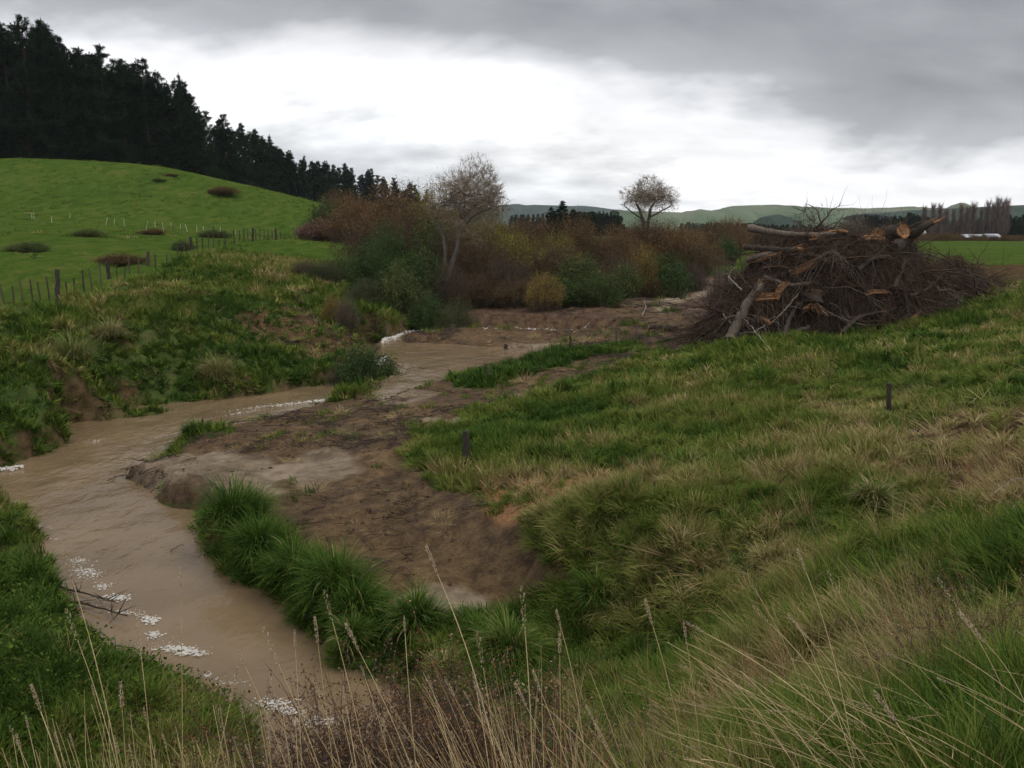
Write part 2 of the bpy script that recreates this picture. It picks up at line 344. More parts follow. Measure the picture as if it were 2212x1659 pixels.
# ---------------------------------------------------------------- ground sheet
def ground_mat():
    m,N,L=newmat('ground_soil_and_turf'); b=N['Principled BSDF']; b.inputs['Specular IOR Level'].default_value=.12
    geo=N.new('ShaderNodeNewGeometry'); P=geo.outputs['Position']
    at=N.new('ShaderNodeAttribute'); at.attribute_name='mask'; sp=N.new('ShaderNodeSeparateColor'); L.new(at.outputs['Color'],sp.inputs[0])
    mud,sand,straw=sp.outputs; pasture=at.outputs['Alpha']
    ad=N.new('ShaderNodeAttribute'); ad.attribute_name='dirt'
    n_big=tnoise(N,L,.06,4,.6,P); n_mid=tnoise(N,L,.5,5,.6,P,.3); n_f=tnoise(N,L,3.0,6,.65,P); n_ff=tnoise(N,L,16,5,.7,P)
    # rank turf soil under the blades
    turf=ramp(N,L,mathn(N,L,'MULTIPLY_ADD',n_f,.6,mathn(N,L,'MULTIPLY',n_mid,.4)),[(.3,(.022,.042,.012)),(.5,(.05,.075,.02)),(.62,(.085,.08,.032)),(.75,(.13,.10,.05))])
    mp=N.new('ShaderNodeMapping'); L.new(P,mp.inputs[0]); mp.inputs['Scale'].default_value=(1,.35,1)
    streak=mathn(N,L,'MULTIPLY_ADD',mathn(N,L,'SUBTRACT',tnoise(N,L,.9,7,.78,mp.outputs[0],.4),.5),1.6,.5)
    pst=ramp(N,L,mathn(N,L,'MULTIPLY_ADD',streak,.65,mathn(N,L,'MULTIPLY',n_big,.35)),[(.25,(.026,.033,.012)),(.38,(.032,.056,.010)),(.50,(.045,.078,.013)),(.60,(.068,.088,.018)),(.72,(.10,.082,.034))])
    mudc=ramp(N,L,mathn(N,L,'MULTIPLY_ADD',n_f,.42,mathn(N,L,'MULTIPLY_ADD',n_mid,.28,mathn(N,L,'MULTIPLY',n_ff,.30))),[(.38,(.022,.013,.007)),(.46,(.058,.034,.015)),(.53,(.098,.060,.027)),(.59,(.135,.088,.043)),(.66,(.18,.13,.07)),(.72,(.12,.11,.04))])
    sandc=ramp(N,L,n_f,[(.35,(.15,.11,.072)),(.6,(.25,.195,.135))])
    strawc=ramp(N,L,n_ff,[(.3,(.11,.045,.02)),(.55,(.25,.125,.055)),(.7,(.32,.2,.10))])
    dirtc=ramp(N,L,n_f,[(.35,(.035,.02,.012)),(.5,(.075,.042,.025)),(.7,(.14,.085,.05))])
    c=mixc(N,L,pasture,turf,pst)
    c=mixc(N,L,mud,c,mudc)
    c=mixc(N,L,mathn(N,L,'MULTIPLY',ad.outputs['Fac'],.85),c,dirtc)
    c=mixc(N,L,mathn(N,L,'MULTIPLY',sand,mathn(N,L,'MULTIPLY_ADD',n_mid,4.0,-1.3,clamp=True)),c,sandc)
    c=mixc(N,L,straw,c,strawc)
    L.new(c,b.inputs['Base Color'])
    L.new(mathn(N,L,'MULTIPLY',mathn(N,L,'MAXIMUM',mud,sand),.16),b.inputs['Specular IOR Level'])
    wet=mathn(N,L,'MULTIPLY',mathn(N,L,'MAXIMUM',mud,sand),mathn(N,L,'MULTIPLY_ADD',n_mid,-4.0,2.6,clamp=True))
    L.new(mathn(N,L,'MULTIPLY_ADD',wet,-.35,.95),b.inputs['Roughness'])
    bu=N.new('ShaderNodeBump'); bu.inputs['Strength'].default_value=.8; bu.inputs['Distance'].default_value=.12
    L.new(mathn(N,L,'MULTIPLY_ADD',n_ff,.6,n_f),bu.inputs['Height']); L.new(bu.outputs[0],b.inputs['Normal'])
    return m
def pasture_mask(x,y):
    # grazed paddocks: beyond the wire fence on the left, the far flats on the right
    fa=np.array([math.atan2(p[0],p[1]) for p in FENCE_PTS]); fr=np.array([math.hypot(p[0],p[1]) for p in FENCE_PTS])
    az=np.arctan2(x,y); r=np.hypot(x,y); lim=np.interp(az,fa,fr,left=fr[0]-2,right=fr[-1])
    left=sstep(-1.6,-.6,r-lim)*(az<fa[-1]+.06)
    right=sstep(56,66,y+.15*x)*(x>3); far=sstep(74,82,y)
    return np.clip(np.maximum(np.maximum(left,right),far),0,1)
FENCE_PTS=[ground(a,b) for a,b in ((-250,690),(-60,667),(30,663),(110,655),(200,632),(260,612),(340,585),(413,557),(480,537),(560,528),(640,520))]
def build_ground():
    A=np.concatenate([np.arange(-180,-46,4.0),np.arange(-46,-33,.6),np.arange(-33,33,.11),np.arange(33,46,.6),np.arange(46,180,4.0)])
    R=np.concatenate([[.3,.8],np.exp(np.arange(math.log(1.4),math.log(5),.012)),np.exp(np.arange(math.log(5),math.log(75),.0062)),np.exp(np.arange(math.log(75),math.log(260),.014)),np.exp(np.arange(math.log(262),math.log(5000),.06))])
    a=np.radians(A); X=np.sin(a)[None,:]*R[:,None]; Y=np.cos(a)[None,:]*R[:,None]
    x=X.ravel(); y=Y.ravel(); z=terrain(x,y)
    r=np.hypot(x,y); z=z+sstep(1000,9000,r)*0
    mud,sand,st,di=masks(x,y); pa=pasture_mask(x,y)
    # steep cut faces are bare earth
    Z=z.reshape(X.shape); dzr=np.abs(np.gradient(Z,axis=0)/np.gradient(R)[:,None]); dza=np.abs(np.gradient(Z,axis=1)/(R[:,None]*np.abs(np.gradient(a))[None,:]+1e-6))
    steep=sstep(.9,1.8,np.hypot(dzr,dza)).ravel()*(r<70)*(r>6)
    di=np.maximum(di,steep*.9)
    nR,nA=X.shape; i=np.arange(nR-1)[:,None]*nA; j=np.arange(nA)[None,:]; j2=(j+1)%nA
    F=np.stack([i+j,i+nA+j,i+nA+j2,i+j2],-1).reshape(-1,4)[:, ::-1]
    V=np.stack([x,y,z],1); c=len(V); V=np.vstack([V,[0,0,4.3]])
    mk=np.stack([mud,sand,st,pa],1); mk=np.vstack([mk,[0,0,0,0]])
    me=mesh_np('ground',V,F,{'mask':mk,'dirt':np.append(di,0)},True,ground_mat())
    return tag(obj('ground',me),kind='structure')
build_ground()
# ---------------------------------------------------------------- water
def water_mat(name,base,rough=.07,ripple=.32):
    m,N,L=newmat(name); b=N['Principled BSDF']; b.inputs['IOR'].default_value=1.33; b.inputs['Roughness'].default_value=rough
    geo=N.new('ShaderNodeNewGeometry'); P=geo.outputs['Position']
    n1=tnoise(N,L,.5,3,.5,P,.4); L.new(ramp(N,L,n1,[(.35,tuple(c*.86 for c in base)),(.65,tuple(c*1.12 for c in base))]),b.inputs['Base Color'])
    mp=N.new('ShaderNodeMapping'); L.new(P,mp.inputs[0]); mp.inputs['Scale'].default_value=(1.6,1,1)
    a=tnoise(N,L,1.4,3,.5,mp.outputs[0],.9); c=tnoise(N,L,5,4,.6,mp.outputs[0],1.2)
    h=mathn(N,L,'MULTIPLY_ADD',c,.16,a)
    bu=N.new('ShaderNodeBump'); bu.inputs['Strength'].default_value=ripple; bu.inputs['Distance'].default_value=.12; L.new(h,bu.inputs['Height']); L.new(bu.outputs[0],b.inputs['Normal'])
    return m
WMAT=water_mat('silty_brown_water',(.155,.107,.060))
def water_sheet(name,P,z,grow,mat,cell):
    P=np.array(P)[:,:2]; x0,y0=P.min(0)-grow; x1,y1=P.max(0)+grow
    xs=np.arange(x0,x1+cell,cell); ys=np.arange(y0,y1+cell,cell); X,Y=np.meshgrid(xs,ys)
    d=polydist(X.ravel(),Y.ravel(),P).reshape(X.shape)
    ok=(d<grow); keep=ok[:-1,:-1]&ok[1:,:-1]&ok[:-1,1:]&ok[1:,1:]
    nx=X.shape[1]; i,j=np.nonzero(keep); F=np.stack([i*nx+j,i*nx+j+1,(i+1)*nx+j+1,(i+1)*nx+j],1)
    x=X.ravel(); y=Y.ravel()
    zz=z+.012*fbm(x+.5*fbm(x,y,1,2,4),y*.8,1.4,3,31)*2
    used=np.unique(F); mp=np.zeros(X.size,int); mp[used]=np.arange(len(used))
    me=mesh_np(name,np.stack([x,y,zz],1)[used],mp[F],None,True,mat)
    return tag(obj(name,me),kind='structure')
water_sheet('river_water',riverW,WZ,.45,WMAT,.12)
water_sheet('pool_water',poolW,PZ,.35,WMAT,.15)
water_sheet('upstream_water',upW,UZ,.6,WMAT,.3)
# ---------------------------------------------------------------- grass: clump meshes scattered over the banks
def blades(n,rootr,h0,h1,w,lean,segs=5,droop=.9,seedy=0.0,vlo=0,vhi=1,up=0.0):
    """n curved blades; returns V,F,v"""
    a=RNG.random(n)*2*math.pi; rr=rootr*np.sqrt(RNG.random(n)); h=h0+(h1-h0)*RNG.random(n)
    out=a+RNG.normal(0,.7,n); t=np.linspace(0,1,segs+1)
    ang0=np.abs(RNG.normal(0,.22,n))+up; dro=droop*(.4+RNG.random(n)*1.0)
    th=ang0[:,None]+dro[:,None]*t[None,:]**1.5
    ds=h[:,None]/segs
    r=np.concatenate([np.zeros((n,1)),np.cumsum(np.sin(th[:,:-1])*ds,1)],1); z=np.concatenate([np.zeros((n,1)),np.cumsum(np.cos(th[:,:-1])*ds,1)],1)
    x=rr[:,None]*np.cos(a)[:,None]+r*np.cos(out)[:,None]; y=rr[:,None]*np.sin(a)[:,None]+r*np.sin(out)[:,None]
    C=np.stack([x,y,z],2); tw=out+math.pi/2+RNG.normal(0,.35,n)
    S=np.stack([np.cos(tw),np.sin(tw),np.zeros(n)],1)[:,None,:]
    wd=w*(.7+.6*RNG.random(n))[:,None]*np.array([.8]+[1-.9*(k/segs)**2 for k in range(1,segs+1)])[None,:]
    V=np.stack([C-S*wd[...,None]/2,C+S*wd[...,None]/2],2)
    i=np.arange(n)[:,None]*(segs+1)*2; k=np.arange(segs)[None,:]*2
    F=np.stack([i+k,i+k+1,i+k+3,i+k+2],-1).reshape(-1,4)
    v=vlo+(vhi-vlo)*RNG.random(n); v=np.repeat(v,(segs+1)*2)
    return V.reshape(-1,3),F,v
GRASS=foliage_mat('grass_blades',[(0,(.030,.062,.012)),(.22,(.064,.112,.016)),(.42,(.118,.15,.025)),(.58,(.165,.165,.042)),(.74,(.27,.21,.09)),(.9,(.40,.31,.17)),(1,(.24,.125,.06))],trans=.22,rough=.7,inst=True,spec=.04)
GRASS_O=foliage_mat('tussock_blades',[(0,(.026,.058,.010)),(.35,(.052,.105,.014)),(.7,(.10,.145,.024)),(.88,(.2,.19,.07)),(1,(.33,.26,.14))],trans=.22,rough=.7,obj_rand=.2,spec=.04)
def scatter(name,x,y,z,rot,scl,idx,tint,meshes,label=None,cat=None):
    lib=bpy.data.collections.new(name+'_kit')
    for i,me in enumerate(meshes):
        o=bpy.data.objects.new('%s_kit_%02d'%(name,i),me); lib.objects.link(o)
    me=bpy.data.meshes.new(name); n=len(x); me.vertices.add(n)
    me.vertices.foreach_set('co',np.stack([x,y,z],1).astype(np.float32).ravel())
    def at(nm,ty,v,key):
        a=me.attributes.new(nm,ty,'POINT'); a.data.foreach_set(key,np.ascontiguousarray(v).ravel())
    at('rot','FLOAT_VECTOR',rot.astype(np.float32),'vector'); at('scl','FLOAT_VECTOR',scl.astype(np.float32),'vector')
    at('tint','FLOAT',tint.astype(np.float32),'value'); at('idx','INT',idx.astype(np.int32),'value')
    o=obj(name,me); g=bpy.data.node_groups.new(name+'_nodes','GeometryNodeTree')
    g.interface.new_socket(name='Geometry',in_out='INPUT',socket_type='NodeSocketGeometry'); g.interface.new_socket(name='Geometry',in_out='OUTPUT',socket_type='NodeSocketGeometry')
    N=g.nodes; L=g.links; gi=N.new('NodeGroupInput'); go=N.new('NodeGroupOutput'); ip=N.new('GeometryNodeInstanceOnPoints'); ci=N.new('GeometryNodeCollectionInfo')
    ci.inputs['Collection'].default_value=lib; ci.inputs['Separate Children'].default_value=True; ci.inputs['Reset Children'].default_value=True
    def na(nm,ty):
        q=N.new('GeometryNodeInputNamedAttribute'); q.data_type=ty; q.inputs['Name'].default_value=nm; return q.outputs['Attribute']
    L.new(gi.outputs[0],ip.inputs['Points']); L.new(ci.outputs[0],ip.inputs['Instance']); ip.inputs['Pick Instance'].default_value=True
    L.new(na('idx','INT'),ip.inputs['Instance Index'])
    e2r=N.new('FunctionNodeEulerToRotation'); L.new(na('rot','FLOAT_VECTOR'),e2r.inputs[0]); L.new(e2r.outputs[0],ip.inputs['Rotation'])
    L.new(na('scl','FLOAT_VECTOR'),ip.inputs['Scale']); L.new(ip.outputs[0],go.inputs[0])
    md=o.modifiers.new('scatter','NODES'); md.node_group=g
    return tag(o,label,cat,kind='stuff')
def tilt_euler(tx,ty,phi):
    """Euler angles for: spin phi about z, then tip towards (tx,ty) by |t| radians"""
    th=np.minimum(np.hypot(tx,ty),1.2)+1e-6; l=np.hypot(tx,ty)+1e-6; kx=-ty/l; ky=tx/l
    c=np.cos(th); s=np.sin(th); C=1-c
    R=np.zeros((len(tx),3,3)); R[:,0,0]=c+kx*kx*C; R[:,0,1]=kx*ky*C; R[:,0,2]=ky*s; R[:,1,0]=kx*ky*C; R[:,1,1]=c+ky*ky*C; R[:,1,2]=-kx*s; R[:,2,0]=-ky*s; R[:,2,1]=kx*s; R[:,2,2]=c
    Z=np.zeros_like(R); Z[:,0,0]=np.cos(phi); Z[:,0,1]=-np.sin(phi); Z[:,1,0]=np.sin(phi); Z[:,1,1]=np.cos(phi); Z[:,2,2]=1
    M=R@Z
    return np.stack([np.arctan2(M[:,2,1],M[:,2,2]),-np.arcsin(np.clip(M[:,2,0],-1,1)),np.arctan2(M[:,1,0],M[:,0,0])],1)
def sample(r0,r1,dens,azd=35):
    a=math.radians(azd); n=int(dens*a*(r1*r1-r0*r0)); r=np.sqrt(RNG.random(n)*(r1*r1-r0*r0)+r0*r0); t=(RNG.random(n)*2-1)*a
    return r*np.sin(t),r*np.cos(t)
def G2(P): return [ground(a,b)[:2] for a,b in P]
LUSH=[G2(p) for p in ([(-200,1120),(60,1170),(110,1300),(210,1400),(440,1510),(560,1650),(-200,1659)],[(840,1340),(960,1310),(1200,1300),(1350,1290),(1420,1330),(1480,1500),(1300,1600),(1000,1500),(850,1450)],
 [(900,1010),(930,930),(1080,880),(1250,860),(1290,900),(1150,950),(1000,1000)],[(965,822),(1000,802),(1250,752),(1370,745),(1200,800),(1000,840)],[(420,1080),(600,1110),(700,1200),(850,1290),(830,1400),(700,1400),(430,1190)],
 [(-200,880),(200,870),(150,960),(-200,1010)],[(250,800),(700,790),(640,850),(260,880)],[(120,740),(500,660),(640,700),(560,780),(200,800)],[(370,950),(470,920),(440,945),(380,975)])]
DRY=[G2(p) for p in ([(1500,1600),(1650,1400),(1900,1330),(2330,1330),(2330,1659),(1550,1659)],[(1850,880),(2330,850),(2330,1150),(1900,1060)],[(900,960),(1080,990),(1120,1040),(950,1050)],[(1600,900),(1850,880),(1850,1000),(1600,1000)],
 [(350,620),(700,540),(760,600),(640,660),(500,640),(380,650)],[(200,690),(310,690),(300,750),(210,750)],[(-100,700),(60,700),(60,760),(-100,800)])]
def tint_field(x,y):
    t=.35+.30*fbm(x,y,.16,3,101)+.42*fbm(x,y,.9,3,111)
    jit=fbm(x,y,.6,3,5)*1.1
    w=.4+np.hypot(x,y)*.03
    for P in LUSH: t=t-.26*sstep(w,-w,polydist(x,y,P)+jit)
    for P in DRY: t=t+.13*sstep(w*1.5,-w*1.5,polydist(x,y,P)+jit)
    return t
def in_water(x,y,m=0.0):
    d=np.full(x.shape,9.); n=(y<62)
    for P in (riverW,poolW): d[n]=np.minimum(d[n],polydist(x[n],y[n],P))
    return d<m
def clumps(w,nb,segs,variants,h=(.18,.40),droop=1.45,rootr=.12,**k):
    out=[]
    for q in range(variants):
        V,F,v=blades(nb,rootr,h[0],h[1],w,0,segs,droop,**k); out.append(mesh_np('grass_clump',V,F,{'v':v},False,GRASS))
    return out
def place(x,y,smin,smax,lean=(-.22,-.05),slopek=.45,jit=.22):
    z=terrain(x,y); e=.12
    gx=(terrain(x+e,y)-z)/e; gy=(terrain(x,y+e)-z)/e
    n=len(x); g=np.hypot(gx,gy)+1e-6; k=np.minimum(g,1.5)/g*slopek
    rot=tilt_euler(-gx*k+lean[0]+RNG.normal(0,jit,n),-gy*k+lean[1]+RNG.normal(0,jit,n),RNG.random(n)*6.283)
    s=smin+(smax-smin)*RNG.random(n); return z-.015,rot,s,g
def grass_layers():
    X=[];Y=[];I=[];S=[]
    kits=clumps(.0055,150,6,4,droop=1.3)+clumps(.010,90,5,4)+clumps(.017,52,4,4)+clumps(.030,30,4,3)
    off=[0,4,8,12]; cnt=[4,4,4,3]
    for b,(r0,r1,dens) in enumerate(((1.6,7,80),(7,14,42),(14,26,24),(26,44,13),(44,78,6))):
        x,y=sample(r0,r1,dens); k=min(b,3)
        i=off[k]+RNG.integers(0,cnt[k],len(x)); X.append(x);Y.append(y);I.append(i);S.append(np.full(len(x),(1.0,1.0,1.0,1.15,1.7)[b]))
    x=np.concatenate(X);y=np.concatenate(Y);i=np.concatenate(I);s0=np.concatenate(S)
    mud,sand,st,di=masks(x,y); pa=pasture_mask(x,y); u=RNG.random(len(x))
    keep=(mud<.35+.3*(u>.95))&(di<.25+.8*(u>.75))&(~in_water(x,y,.06))&(u>sand)&(pa<.25+.5*(u>.9))&~((st>.5)&(u>.25))
    x,y,i,s0,st=x[keep],y[keep],i[keep],s0[keep],st[keep]
    z,rot,s,g=place(x,y,.65,1.25); t=tint_field(x,y)+RNG.normal(0,.09,len(x))+st*.5
    long=sstep(-.25,.35,fbm(x,y,.35,3,140)); hz=s*s0*(.48+.62*long); hz=np.where(st>.4,hz*.45,hz)
    scatter('long_grass',x,y,z,rot,np.stack([s*s0*1.1,s*s0*1.1,hz],1),i,np.clip(t,.02,.97),kits,'long uneven green and straw coloured grass covering both stream banks','grass')
    # short mat between the clumps, and on paddock edges
    X=[];Y=[];S=[];I=[]
    kits=clumps(.006,70,3,3,(.06,.13),.9,.13)+clumps(.014,40,3,3,(.07,.14),.9,.16)
    for b,(r0,r1,dens) in enumerate(((1.6,8,70),(8,16,30),(16,40,12),(40,85,4))):
        x,y=sample(r0,r1,dens); X.append(x);Y.append(y);S.append(np.full(len(x),(1,1,1.3,2.2)[b])); I.append(RNG.integers(0,3,len(x))+(0 if b==0 else 3))
    x=np.concatenate(X);y=np.concatenate(Y);i=np.concatenate(I);s0=np.concatenate(S)
    mud,sand,st,di=masks(x,y); u=RNG.random(len(x)); patch=fbm(x,y,.7,3,150)
    keep=(pasture_mask(x,y)<.4)&((mud<.5)|((u>.72)&(patch>.12)))&(di<.7)&(~in_water(x,y,.02))&(u>sand)
    x,y,i,s0=x[keep],y[keep],i[keep],s0[keep]; z,rot,s,g=place(x,y,.7,1.3)
    scatter('short_grass',x,y,z,rot,np.stack([s*s0]*3,1),i,np.clip(tint_field(x,y)-.06+RNG.normal(0,.08,len(x)),.02,.9),kits,'short green grass mat between the longer clumps','grass')
    # standing dry culms
    def culm(nb,w,h):
        V,F,v=blades(nb,.14,h*.55,h,w,0,5,.55,up=.05,vlo=.5,vhi=1); return mesh_np('dry_culms',V,F,{'v':v},False,GRASS)
    kits=[culm(46,.0032,.95),culm(34,.0032,.8),culm(26,.007,.75),culm(22,.007,.6)]
    P=[(2.0,7,10,.0),(7,14,2.6,.05),(14,40,.8,.12)]
    X=[];Y=[];I=[]
    for b,(r0,r1,dens,th) in enumerate(P):
        x,y=sample(r0,r1,dens); X.append(x);Y.append(y);I.append(RNG.integers(0,2,len(x))+(0 if b<1 else 2))
    x=np.concatenate(X);y=np.concatenate(Y);i=np.concatenate(I)
    mud,sand,st,di=masks(x,y); t=tint_field(x,y); n=fbm(x,y,.45,3,170)
    keep=(mud<.2)&(~in_water(x,y,.3))&(t+n*.35>.45)&(pasture_mask(x,y)<.2)
    x,y,i=x[keep],y[keep],i[keep]; z,rot,s,g=place(x,y,.6,1.15,lean=(-.42,-.02),jit=.2)
    scatter('dry_grass_culms',x,y,z,rot,np.stack([s,s,s],1),i,np.clip(RNG.normal(.80,.06,len(x)),.6,.93),kits,'straw coloured dry grass culms leaning over the greener grass','grass')
grass_layers()

def extras():
    # flattened bleached mats
    def mat_clump(n,w,l):
        V,F,v=blades(n,.2,l*.5,l,w,0,5,.5,up=1.0,vlo=.2,vhi=1); return mesh_np('matted_straw',V,F,{'v':v},False,GRASS)
    kits=[mat_clump(60,.004,.5),mat_clump(50,.004,.4),mat_clump(34,.011,.4),mat_clump(30,.012,.36)]
    X=[];Y=[];I=[]
    for b,(r0,r1,d) in enumerate(((2.2,9,9),(9,19,5),(19,50,2.4))):
        x,y=sample(r0,r1,d); X.append(x);Y.append(y);I.append(RNG.integers(0,2,len(x))+(0 if b<2 else 2))
    x=np.concatenate(X);y=np.concatenate(Y);i=np.concatenate(I); mud,sand,st,di=masks(x,y); n=fbm(x,y,.9,3,190)+.5*fbm(x,y,.2,2,191)
    keep=(~in_water(x,y,.1))&(pasture_mask(x,y)<.4)&(((n>.12)&(mud<.3))|((mud>.3)&(n>.22)&(RNG.random(len(x))<.6))|(st>.4)|((di>.3)&(n>-.1)))
    x,y,i=x[keep],y[keep],i[keep]; z,rot,s,g=place(x,y,.5,1.3,lean=(-.1,0),jit=.3)
    scatter('matted_straw',x,y,z+.04,rot,np.stack([s,s,s*.8],1),i,np.clip(RNG.normal(.70,.13,len(x))+.28*(masks(x,y)[2]>.4),.4,1),kits,'flattened brown and straw coloured dead grass lying in mats','dead grass')
    # creeping broad leaved herbs on the near left bank
    def herb(n,w):
        mb=MB(); c=np.stack([RNG.normal(0,.09,n),RNG.normal(0,.09,n),.02+.09*RNG.random(n)],1); d=np.stack([RNG.normal(0,1,n),RNG.normal(0,1,n),.35*RNG.random(n)],1); mb.cards(c,d,w*(.6+.8*RNG.random(n)),w*2*(.7+.6*RNG.random(n))); me=mb.build('herb',GRASS); return me
    kits=[herb(60,.014),herb(46,.018),herb(30,.011)]
    x,y=sample(4,16,60); d=polydist(x,y,LUSH[0]); m2=np.minimum(polydist(x,y,LUSH[3]),polydist(x,y,LUSH[4])); keep=((d+fbm(x,y,.9,3,7)*1.2<.15)|((m2<0)&(RNG.random(len(x))<.15)))&(~in_water(x,y,.0)); x,y=x[keep],y[keep]
    z,rot,s,g=place(x,y,.8,1.6,lean=(0,0),slopek=.8); scatter('creeping_herbs',x,y,z+.05,rot,np.stack([s,s,s*1.3],1),RNG.integers(0,3,len(x)),np.clip(RNG.normal(.20,.08,len(x)),.02,.5),kits,'low creeping broad leaved green plants on the near left bank','ground cover')
    # coarse tufts in the grazed paddocks
    kits=clumps(.035,26,3,3,(.08,.2),1.2,.3)
    x,y=sample(40,185,.5,36); pa=pasture_mask(x,y); n=fbm(x,y,.05,4,201)+.5*fbm(x,y,.3,2,202); keep=(pa>.5)&(x<5)&(n+RNG.normal(0,.2,len(x))>.02+.6*sstep(120,60,y)); x,y=x[keep],y[keep]
    z,rot,s,g=place(x,y,.5,1.5,lean=(0,0)); scatter('paddock_tufts',x,y,z,rot,np.stack([s*1.5,s*1.5,s*.8],1),RNG.integers(0,3,len(x)),np.clip(RNG.normal(.33,.16,len(x)),.05,.85),kits,'rough tufts and rushy patches in the grazed hill paddock','grass')
    # clods, stones, twigs and straw wisps on the churned mud
    def clod(seed,r):
        rs=np.random.default_rng(seed); th=np.linspace(0,math.pi,6)[1:-1]; ph=np.arange(8)*math.pi/4; V=[[0,0,r*.6]]+[[r*math.sin(a)*math.cos(b),r*math.sin(a)*math.sin(b),r*.6*math.cos(a)] for a in th for b in ph]+[[0,0,-r*.6]]
        V=np.array(V)*(1+rs.normal(0,.18,(len(V),1))); F=[[0,1+k,1+(k+1)%8,1+(k+1)%8] for k in range(8)]; F=[]
        for q in range(3):
            for k in range(8): F.append([1+q*8+k,1+q*8+(k+1)%8,9+q*8+(k+1)%8,9+q*8+k])
        me=mesh_np('clod',V,np.array(F),{'v':np.full(len(V),.5)},False,CLOD); return me
    CLOD=bark_mat('mud_clod',(.035,.02,.012),(.14,.09,.055),8); kits=[clod(1,.03),clod(2,.02),clod(3,.045)]
    def twigs(n,l,mat):
        mb=MB(); a=RNG.random(n)*6.28; t=np.linspace(-.5,.5,5); L=l*(.4+.8*RNG.random(n)); P=np.stack([RNG.normal(0,.12,n)[:,None]+np.cos(a)[:,None]*L[:,None]*t,RNG.normal(0,.12,n)[:,None]+np.sin(a)[:,None]*L[:,None]*t,.02+.03*RNG.random((n,1))+np.zeros((n,5))],2)+RNG.normal(0,.012,(n,5,3)); mb.tubes(P,np.full((n,5),.0055),3,RNG.random(n)); return mb.build('twig',mat)
    DB=bark_mat('debris_twig',(.03,.02,.015),(.13,.09,.06),8); kits+=[twigs(5,.4,DB),twigs(9,.28,DB)]
    x,y=sample(9,60,15); mud,sand,st,di=masks(x,y); n=fbm(x,y,.5,3,211); keep=(np.maximum(mud,di)>.45)&(~in_water(x,y,.05))&(n+RNG.normal(0,.25,len(x))>.05+.5*sand); x,y=x[keep],y[keep]
    z,rot,s,g=place(x,y,.5,1.5,lean=(0,0),jit=.1); i=RNG.choice(5,len(x),p=[.26,.26,.16,.16,.16]); scatter('mud_debris',x,y,z+.01,rot,np.stack([s*(1+y*.01)]*3,1),i,x*0,kits,'clods, twigs and flood litter strewn over the churned mud','debris')
extras()
# ---------------------------------------------------------------- trees
def unit(v): return v/(np.linalg.norm(v,axis=-1,keepdims=True)+1e-9)
PINE_NEEDLES=foliage_mat('pine_needles',[(0,(.006,.012,.007)),(.5,(.012,.024,.011)),(1,(.025,.042,.018))],trans=.05,rough=.8,obj_rand=.5,spec=.04)
PINE_BARK=bark_mat('pine_bark',(.025,.018,.013),(.07,.05,.04))
def pine_meshes(seed,conic=.6,nb=230,rad=.15,low=.03):
    rs=np.random.default_rng(seed); tr=MB(); k=np.linspace(0,1,9); wob=np.cumsum(rs.normal(0,.004,(9,2)),0)
    axis=np.stack([wob[:,0],wob[:,1],k*.985],1); tr.tubes(axis,.011*(1-k)+.0015,6)
    cr=MB(); P=[];D=[];S=[]
    bulge=rs.random(7)
    for i in range(nb):
        h=low+(1-low)*rs.random()*.965; a=rs.random()*6.283
        L=rad*((1-h)**conic)*(.45+.75*rs.random())*(.75+.6*bulge[int((h*5+a)%7)])+.005
        t=np.linspace(0,1,5); r=L*t; z=h+L*(-.12*t+.55*t*t)*(.6+.6*h)
        x=np.interp(h,k,axis[:,0])+r*math.cos(a); y=np.interp(h,k,axis[:,1])+r*math.sin(a)
        b=np.stack([x,y,z],1); tr.tubes(b,.0022*(1-.8*t),3)
        n=int(3+L*230); f=.25+.75*np.sqrt(rs.random(n)); c=np.stack([np.interp(f,t,b[:,q]) for q in range(3)],1)+rs.normal(0,.0015+.07*L,(n,3))
        m=7; P.append(np.repeat(c,m,0)+rs.normal(0,.003,(n*m,3))); d=rs.normal(0,1,(n*m,3)); d[:,2]+=.7; d[:,0]+=.6*math.cos(a); d[:,1]+=.6*math.sin(a); D.append(d); S.append(np.full(n*m,rs.random()*.6+.0))
    lz=.86+.14*rs.random(60); P.append(np.stack([np.interp(lz,k,axis[:,0])+rs.normal(0,.0012,60),np.interp(lz,k,axis[:,1])+rs.normal(0,.0012,60),lz*.985],1)); D.append(rs.normal(0,.5,(60,3))+np.array([0,0,1.2])); S.append(np.full(60,.3))
    P=np.concatenate(P);D=np.concatenate(D);S=np.concatenate(S)+rs.random(len(P))*.4
    cr.cards(P,D,.0016,.010+.010*rs.random(len(P)),S)
    return tr.build('pine_trunk',PINE_BARK,True),cr.build('pine_crown',PINE_NEEDLES)
PINES=[pine_meshes(1,.75,230,.19),pine_meshes(2,.9,230,.20),pine_meshes(3,.65,220,.17),pine_meshes(4,.8,230,.20),pine_meshes(5,1.05,200,.16)]
TOPS=[(-150,60),(-60,30),(2,44),(45,28),(92,38),(118,70),(165,98),(212,92),(262,124),(305,122),(345,150),(384,154),(412,205),(443,236),(482,243),(518,262),(548,275),(583,288),(622,322),(655,332),(700,345),(745,350),(800,362),(850,382),(885,392)]
ORD='first second third fourth fifth sixth seventh eighth ninth tenth eleventh twelfth thirteenth fourteenth fifteenth sixteenth seventeenth eighteenth nineteenth twentieth twenty-first twenty-second twenty-third twenty-fourth twenty-fifth'.split()
